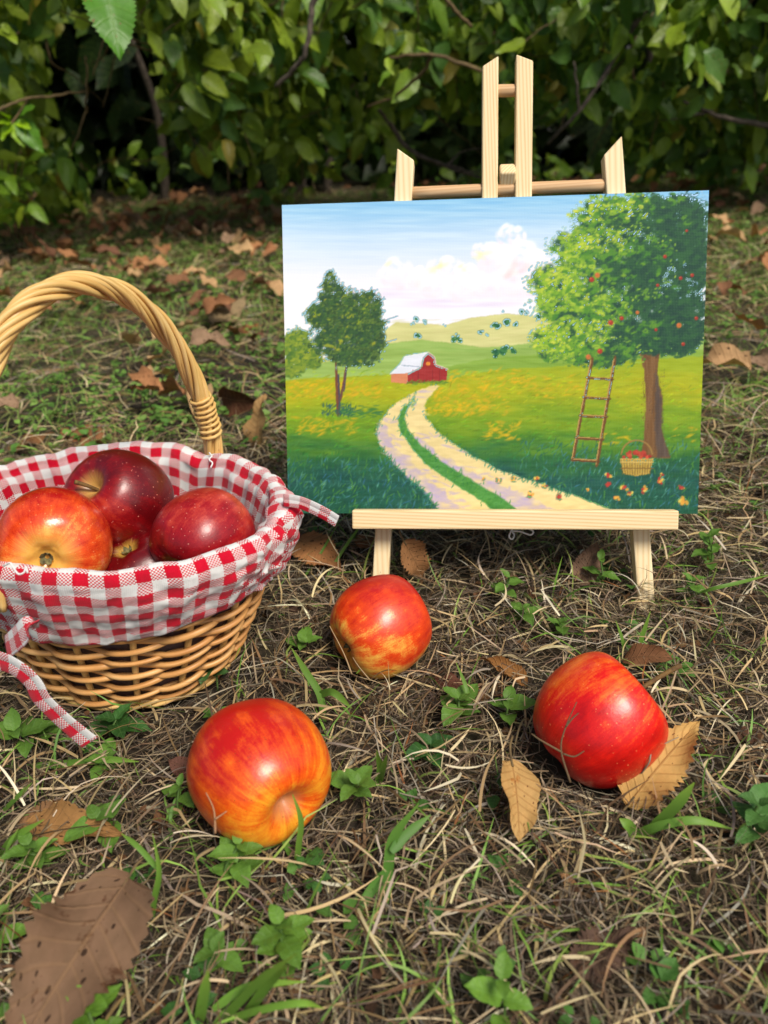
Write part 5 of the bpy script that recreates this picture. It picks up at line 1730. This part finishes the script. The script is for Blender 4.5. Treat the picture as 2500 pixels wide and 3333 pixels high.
def blades(n, sampler, length, width, rise, lean, cols, name, mat, segs=5, curl=1.2, droop=.5, upright=0.0, label=None, keep_out=True, parent=None, hue=.12, z0=-.002):
    """n curved blades as one mesh. rise: height of the arc, upright: 0 lying, 1 standing"""
    x, y = sampler(n)
    n = len(x)
    ph = grng.uniform(0, 2 * np.pi, n)
    L_ = grng.uniform(*length, n)
    w = grng.uniform(*width, n)
    s = np.linspace(0, 1, segs + 1)
    cv = grng.normal(0, curl, n)
    kk_ = (grng.random(n) < .45)[:, None] * grng.normal(0, .7, n)[:, None] * (s[None] > grng.uniform(.25, .75, n)[:, None])
    ang = ph[:, None] + cv[:, None] * (s[None] - .2) + kk_
    up0 = np.clip(grng.normal(upright, .3, n), 0, 1.35) if upright > 0 else np.abs(grng.normal(0, lean, n))
    el = up0[:, None] - (droop * np.abs(grng.normal(1, .4, n)) * (up0 + .25))[:, None] * s[None] * 2
    ds = L_[:, None] / segs
    dx = np.cos(el) * np.cos(ang) * ds; dy = np.cos(el) * np.sin(ang) * ds; dz = np.sin(el) * ds
    px_ = x[:, None] + np.concatenate([np.zeros((n, 1)), np.cumsum(dx[:, :-1], 1)], 1)
    py_ = y[:, None] + np.concatenate([np.zeros((n, 1)), np.cumsum(dy[:, :-1], 1)], 1)
    pz_ = np.concatenate([np.zeros((n, 1)), np.cumsum(dz[:, :-1], 1)], 1)
    h0 = grng.random(n) ** 1.8 * rise
    g0 = gz(px_, py_)
    pz_ = np.maximum(pz_ + h0[:, None], .0005) + g0 + z0 + .002
    P = np.stack([px_, py_, pz_], -1)
    if keep_out:
        d = np.linalg.norm(P[:, :, None, :] - SOLID_C[None, None], axis=-1)
        ok = (d > SOLID_R[None, None]).all((1, 2))
        rel = P - BK_C
        kl, ks = rel @ BK_L + 0.012 * (1 - np.clip(P[..., 2] / BK_H, 0, 1)), rel @ BK_S
        a_, b_ = bk_axes(np.clip(P[..., 2], 0, BK_H))
        ok &= (((kl / (a_ + .002)) ** 2 + (ks / (b_ + .002)) ** 2) > 1).all(1)
        P, w, ang, n = P[ok], w[ok], ang[ok], int(ok.sum())
    # width across the blade, twisted a little
    tw = grng.normal(0, .7, n)
    sd = np.stack([-np.sin(ang) * np.cos(tw)[:, None], np.cos(ang) * np.cos(tw)[:, None], np.sin(tw)[:, None] * np.ones_like(ang)], -1)
    taper = np.interp(s, [0, .15, .6, 1], [.8, 1, .85, .12])
    hw_ = (w[:, None] * taper[None] / 2)[..., None]
    V = np.stack([P - sd * hw_, P + sd * hw_], 2)
    k = (segs + 1) * 2
    j = np.arange(segs)
    q = np.stack([2 * j, 2 * j + 1, 2 * j + 3, 2 * j + 2], -1)
    F = (q[None] + (np.arange(n) * k)[:, None, None]).reshape(-1, 4)
    cl = np.array([lin(c) for c in cols])
    ci = cl[grng.integers(0, len(cl), n)] * grng.uniform(.65, 1.3, n)[:, None] * (1 + grng.normal(0, hue * .3, (n, 3)))
    C_ = np.repeat(np.clip(ci, .004, .9), k, 0)
    o = part(name, V.reshape(-1, 3), F, mat, parent, cols=C_)
    return o


def region(y0, y1, a=.22, b=.66, ypow=1.0, mask=None):
    def s_(n):
        m = int(n * 1.0)
        y = y0 + (y1 - y0) * grng.random(m * 3) ** ypow
        hw_ = a + b * y
        k = grng.random(m * 3) < hw_ / (a + b * y1)
        y = y[k][:m]
        x = grng.uniform(-1, 1, len(y)) * (a + b * y)
        if mask is not None:
            kk = grng.random(len(x)) < mask(x, y)
            x, y = x[kk], y[kk]
        return x, y
    return s_


def green_patch(x, y):
    return np.clip((fbm(x * 5 + 31, y * 5 + 17, 55) - .42) * 5, .0, 1) * 1.0


STRAW = [(206, 186, 146), (184, 160, 116), (160, 134, 94), (140, 112, 78), (120, 94, 66), (196, 172, 128), (98, 78, 58), (172, 152, 124), (150, 140, 124)]
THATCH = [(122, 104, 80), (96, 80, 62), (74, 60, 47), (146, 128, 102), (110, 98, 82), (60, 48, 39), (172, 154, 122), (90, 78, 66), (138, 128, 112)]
GREEN = [(120, 160, 64), (134, 170, 72), (104, 146, 60), (150, 172, 84), (126, 158, 80)]
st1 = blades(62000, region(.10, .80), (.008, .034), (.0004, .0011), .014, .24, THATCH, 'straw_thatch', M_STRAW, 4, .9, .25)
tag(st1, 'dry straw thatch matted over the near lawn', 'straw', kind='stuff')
st2 = blades(9500, region(.10, .80), (.016, .052), (.0007, .0018), .020, .42, STRAW[:2] * 2 + [(226, 212, 180), (206, 196, 172)] + STRAW, 'long_straw', M_STRAW, 7, .55, .45)
tag(st2, 'long bleached straws arching over the near lawn', 'straw', kind='stuff')
st3 = blades(5200, region(.10, .80, mask=lambda x, y: np.clip((fbm(x * 22 + 3, y * 22 + 8, 63) - .38) * 6, .1, 1)), (.010, .036), (.0009, .0018), .002, 0, STRAW[:6] + [(150, 100, 60)], 'cut_stubble', M_STRAW, 3, .5, .12, upright=.95)
tag(st3, 'short upright stubble of mown dry grass', 'stubble', kind='stuff')
st4 = blades(24000, region(.75, 2.8), (.03, .08), (.0010, .0024), .014, .3, STRAW, 'far_straw', M_STRAW, 3, .8, .3, keep_out=False)
tag(st4, 'dull straw among the grass further back', 'straw', kind='stuff')
gr1 = blades(5200, region(.10, .85, mask=lambda x, y: .25 + .75 * green_patch(x, y)), (.015, .055), (.0007, .0019), .003, 0, GREEN, 'near_grass', M_GRASS, 6, .8, .45, upright=.75)
tag(gr1, 'thin green grass blades growing through the straw', 'grass', kind='stuff')
gr2 = blades(62000, region(.75, 2.75, mask=lambda x, y: .35 + .65 * green_patch(x, y)), (.016, .050), (.0010, .0024), .003, 0, GREEN + [(150, 156, 92), (160, 150, 100)], 'far_grass', M_GRASS, 4, .8, .45, upright=.7, keep_out=False)
tag(gr2, 'soft green grass of the lawn behind the easel', 'grass', kind='stuff')

# broad blades that stand out singly
def tuft(pts_list, label, col=(104, 146, 56), w=.0042, seed=0):
    r_ = np.random.default_rng(seed)
    p0 = pts_list[0][0]
    root = thing('grass_tuft', p0, label, 'grass')
    for pts in pts_list:
        path = smooth_path(pts, 6)
        n = len(path)
        T = np.gradient(path, axis=0); T /= np.linalg.norm(T, axis=1)[:, None]
        sd = np.cross(T, CAMZ * .8 + np.array([0, 0, .3]) + r_.normal(0, .25, 3)); sd /= np.linalg.norm(sd, axis=1)[:, None]
        nm = np.cross(sd, T)
        tp = np.interp(np.linspace(0, 1, n), [0, .15, .7, 1], [.6, 1, .9, .1])[:, None] * w / 2 * r_.uniform(.85, 1.15)
        V = np.stack([path - sd * tp + nm * tp * .3, path, path + sd * tp + nm * tp * .3], 1)
        cl = lin(col) * r_.uniform(.8, 1.2)
        cg = cl[None] * (1 + .5 * np.linspace(0, 1, n)[:, None] ** 4 * np.array([1.2, .5, .3]))
        part('blade', V.reshape(-1, 3), grid_faces(n, 3), M_GRASS, root, cols=np.repeat(cg, 3, 0))
    return root


def gp(*q):
    """blade points: (view x, view y, height above the lawn)"""
    return [G(x, y, z) for x, y, z in q]


tuft([gp((828, 1968, .0), (838, 1880, .018), (850, 1810, .034), (905, 1735, .052)), gp((845, 1840, .03), (880, 1800, .034), (930, 1760, .038)), gp((838, 1880, .02), (800, 1925, .012), (770, 1980, .006))], 'broad green blade with a fold rising from the straw in the middle', w=.0048, seed=1, col=(92, 140, 56))
tuft([gp((640, 1880, .0), (646, 1820, .020), (650, 1770, .035), (632, 1715, .050)), gp((628, 1850, .0), (600, 1790, .014), (565, 1825, .010))], 'green blades standing before the streaked orange apple', w=.0036, seed=2)
tuft([gp((700, 1560, .0), (690, 1500, .016), (660, 1450, .030), (630, 1400, .046)), gp((690, 1500, .015), (720, 1495, .022), (760, 1530, .012))], 'tall green blades behind the streaked orange apple', w=.0046, seed=3)
tuft([gp((1360, 1810, .0), (1420, 1785, .016), (1500, 1772, .024), (1582, 1790, .018)), gp((1372, 1812, .0), (1360, 1785, .018), (1338, 1768, .022)), gp((1400, 1800, .005), (1460, 1740, .03), (1500, 1690, .045))], 'long green blade sweeping right below the tan leaf', w=.0052, seed=4)
tuft([gp((470, 2212, .0), (520, 2160, .02), (570, 2110, .04), (640, 2060, .06)), gp((480, 2205, .0), (560, 2180, .02), (650, 2165, .03), (700, 2178, .02)), gp((430, 2212, .0), (440, 2150, .03), (450, 2095, .05)), gp((520, 2212, .0), (580, 2125, .03), (620, 2085, .05)), gp((460, 2180, .01), (540, 2130, .02), (660, 2120, .025))], 'clump of broad green blades at the bottom edge', w=.0042, seed=5, col=(110, 152, 58))
tuft([gp((1190, 1300, .0), (1200, 1250, .02), (1215, 1200, .03)), gp((1470, 1300, .0), (1530, 1275, .03), (1600, 1258, .035), (1670, 1240, .03))], 'thin arching blade right of the easel leg', w=.0030, seed=6)
tuft([gp((820, 1690, .0), (826, 1665, .02), (836, 1630, .04)), gp((815, 1700, .0), (822, 1660, .012), (814, 1620, .03))], 'short upright blades right of the streaked orange apple', w=.0040, seed=7)
tuft([gp((325, 2010, .0), (335, 1940, .02), (345, 1880, .035), (330, 1800, .05)), gp((345, 1880, .03), (300, 1830, .04), (262, 1800, .042))], 'thin green blades beside the large spotted leaf', w=.0032, seed=8)
tuft([gp((0, 1850, .0), (30, 1810, .02), (95, 1770, .035)), gp((0, 1760, .0), (40, 1720, .02), (70, 1690, .03)), gp((10, 1900, .0), (16, 1840, .02), (40, 1790, .03))], 'green blades at the left edge before the long ribbed leaf', w=.0036, seed=9)
tuft([gp((60, 1655, .005), (150, 1648, .012), (240, 1640, .014), (300, 1645, .012))], 'flat green blade lying in front of the trailing tie', w=.0050, seed=10)
tuft([gp((1000, 1560, .0), (1010, 1500, .02), (985, 1430, .03)), gp((815, 1440, .01), (800, 1425, .02), (770, 1455, .012)), gp((1340, 1430, .0), (1345, 1390, .02), (1330, 1340, .035)), gp((1370, 1440, .0), (1385, 1380, .02), (1405, 1320, .04))], 'green blades standing behind the glossy red apple', w=.0032, seed=11)
tuft([gp((655, 1250, .0), (690, 1200, .015), (730, 1130, .03)), gp((700, 1260, .0), (740, 1190, .02), (790, 1120, .04))], 'two thin blades between the basket and the easel', w=.0024, seed=12)

# ground cover: small rounded leaves of creeping plants, thick behind the easel
GEO_C = [leaf_geo(3, 1, .8, 0, .3, .5, 0, .0, 0, 60 + i) for i in range(3)]


def cover(n, y0, y1, size, name, label, msk, cols, z1=.022):
    x, y = region(y0, y1, mask=msk)(n)
    m = len(x)
    k = 4
    own_ = np.repeat(np.arange(m), k)
    a = grng.uniform(0, 6.28, m * k)
    up = grng.uniform(.0, .8, m * k)
    pos = np.stack([x[own_] + np.cos(a) * .003, y[own_] + np.sin(a) * .003, gz(x, y)[own_] + grng.uniform(.004, z1, m)[own_]], 1)
    ok = np.ones(len(pos), bool)
    d = np.linalg.norm(pos[:, None] - SOLID_C[None], axis=-1)
    ok &= (d > SOLID_R[None] + .012).all(1)
    rel = pos - BK_C
    ok &= (((rel @ BK_L + .011) / .082) ** 2 + (rel @ BK_S / .068) ** 2) > 1
    yd = np.stack([np.cos(a), np.sin(a), up], 1); nd = np.stack([-np.cos(a) * up, -np.sin(a) * up, np.ones(m * k)], 1) + grng.normal(0, .25, (m * k, 3))
    cl = np.array([lin(c) for c in cols])[grng.integers(0, len(cols), m)][own_] * grng.uniform(.7, 1.3, m * k)[:, None]
    sz = (grng.uniform(*size, m))[own_] * grng.uniform(.7, 1.1, m * k)
    v, f, c_, a_ = merge_leaves(GEO_C, grng.integers(0, 3, m * k)[ok], pos[ok], rot_bases(yd, nd)[ok], sz[ok], cl[ok], grng.random(m * k)[ok])
    o = part(name, v, f, M_WEED, None, cols=c_, vec=a_)
    tag(o, label, 'ground cover', kind='stuff')


cover(11000, .7, 2.7, (.006, .013), 'ground_cover', 'creeping green ground cover spreading over the lawn towards the hedge', lambda x, y: .12 + .88 * np.clip((fbm(x * 3.2 + 5, y * 3.2 + 2, 91) - .40) * 6, 0, 1), [(112, 150, 66), (126, 160, 74), (96, 138, 60), (136, 168, 84)])
cover(420, .12, .75, (.007, .012), 'sparse_ground_cover', 'sparse small green leaves low in the near straw', lambda x, y: green_patch(x, y), [(76, 120, 48), (92, 134, 56), (64, 108, 46)], .014)

# crumbs of broken leaf in the thatch
n = 2600
cx_, cy_ = region(.10, .85)(n)
n = len(cx_)
pos = np.stack([cx_, cy_, gz(cx_, cy_) + grng.uniform(.001, .008, n)], 1)
ok = (np.linalg.norm(pos[:, None] - SOLID_C[None], axis=-1) > SOLID_R[None] + .003).all(1)
rel = pos - BK_C
ok &= (((rel @ BK_L + .011) / .080) ** 2 + (rel @ BK_S / .065) ** 2) > 1
pos = pos[ok]; n = len(pos)
mt = rot_bases(grng.normal(0, 1, (n, 3)) * [1, 1, .3], grng.normal(0, .5, (n, 3)) + [0, 0, 1])
cl = np.array([lin(c) for c in ((120, 84, 58), (88, 62, 46), (150, 110, 74), (70, 52, 42), (134, 116, 98))])[grng.integers(0, 5, n)] * grng.uniform(.7, 1.2, n)[:, None]
v, f, c_, a_ = merge_leaves([leaf_geo(3, 1, .9, .3, .2, .7, 0, .12, 0, 80), leaf_geo(3, 1, .6, .3, .2, -.5, 0, .12, 0, 81)], grng.integers(0, 2, n), pos, mt, grng.uniform(.003, .010, n), cl, grng.random(n))
tag(part('leaf_crumbs', v, f, M_DRY, None, cols=c_, vec=a_), 'crumbs of broken brown leaf in the near straw', 'leaf crumbs', kind='stuff')

# dry stalks that cross in front of the apples
def stalk(paths, label, col=(112, 92, 66), r=.0006):
    root = thing('dry_stalk', paths[0][0], label, 'stalk')
    for p_ in paths:
        sp = smooth_path(p_, 6)
        v, f, vec = tube(sp, np.linspace(r, r * .45, len(sp)), 5)
        part('straw', v, f, M_STRAW, root, cols=np.repeat(lin(col)[None] * grng.uniform(.8, 1.2), len(v), 0), vec=vec)


def near(c, px, py, back):
    """a point in front of an apple's centre by 'back' metres towards the camera"""
    d = np.dot(c[0] - np.array([0, 0, CAM_H]), -CAMZ) - back
    return D(px, py, d)


stalk([[near(A_RED, 1232, 1690, .046), near(A_RED, 1212, 1620, .043), near(A_RED, 1222, 1570, .041), near(A_RED, 1246, 1516, .040)],
       [near(A_RED, 1214, 1625, .043), near(A_RED, 1170, 1600, .046), near(A_RED, 1148, 1585, .046)],
       [near(A_RED, 1216, 1628, .043), near(A_RED, 1240, 1634, .044), near(A_RED, 1262, 1622, .043)],
       [near(A_RED, 1222, 1570, .041), near(A_RED, 1236, 1552, .041), near(A_RED, 1250, 1540, .041)]], 'dry branched grass stalk leaning across the glossy red apple')
stalk([[near(A_FRONT, 465, 1800, .044), near(A_FRONT, 462, 1750, .043), near(A_FRONT, 445, 1712, .043)],
       [near(A_FRONT, 464, 1770, .044), near(A_FRONT, 490, 1752, .044)]], 'dry pinkish stalk at the lower left of the streaked orange apple', (170, 130, 96))
stalk([[near(A_BACK, 760, 1456, .036), near(A_BACK, 742, 1410, .036), near(A_BACK, 712, 1352, .037)],
       [near(A_BACK, 800, 1470, .037), near(A_BACK, 775, 1440, .037), near(A_BACK, 762, 1420, .037)]], 'pale dry stalk crossing the lower left of the apple under the easel', (176, 150, 112))
stalk([[G(1362, 1700, .004), G(1400, 1650, .03), G(1412, 1620, .034), G(1470, 1590, .03)]], 'grey dry straw arching between the glossy red apple and the ragged tan leaf', (150, 138, 118))
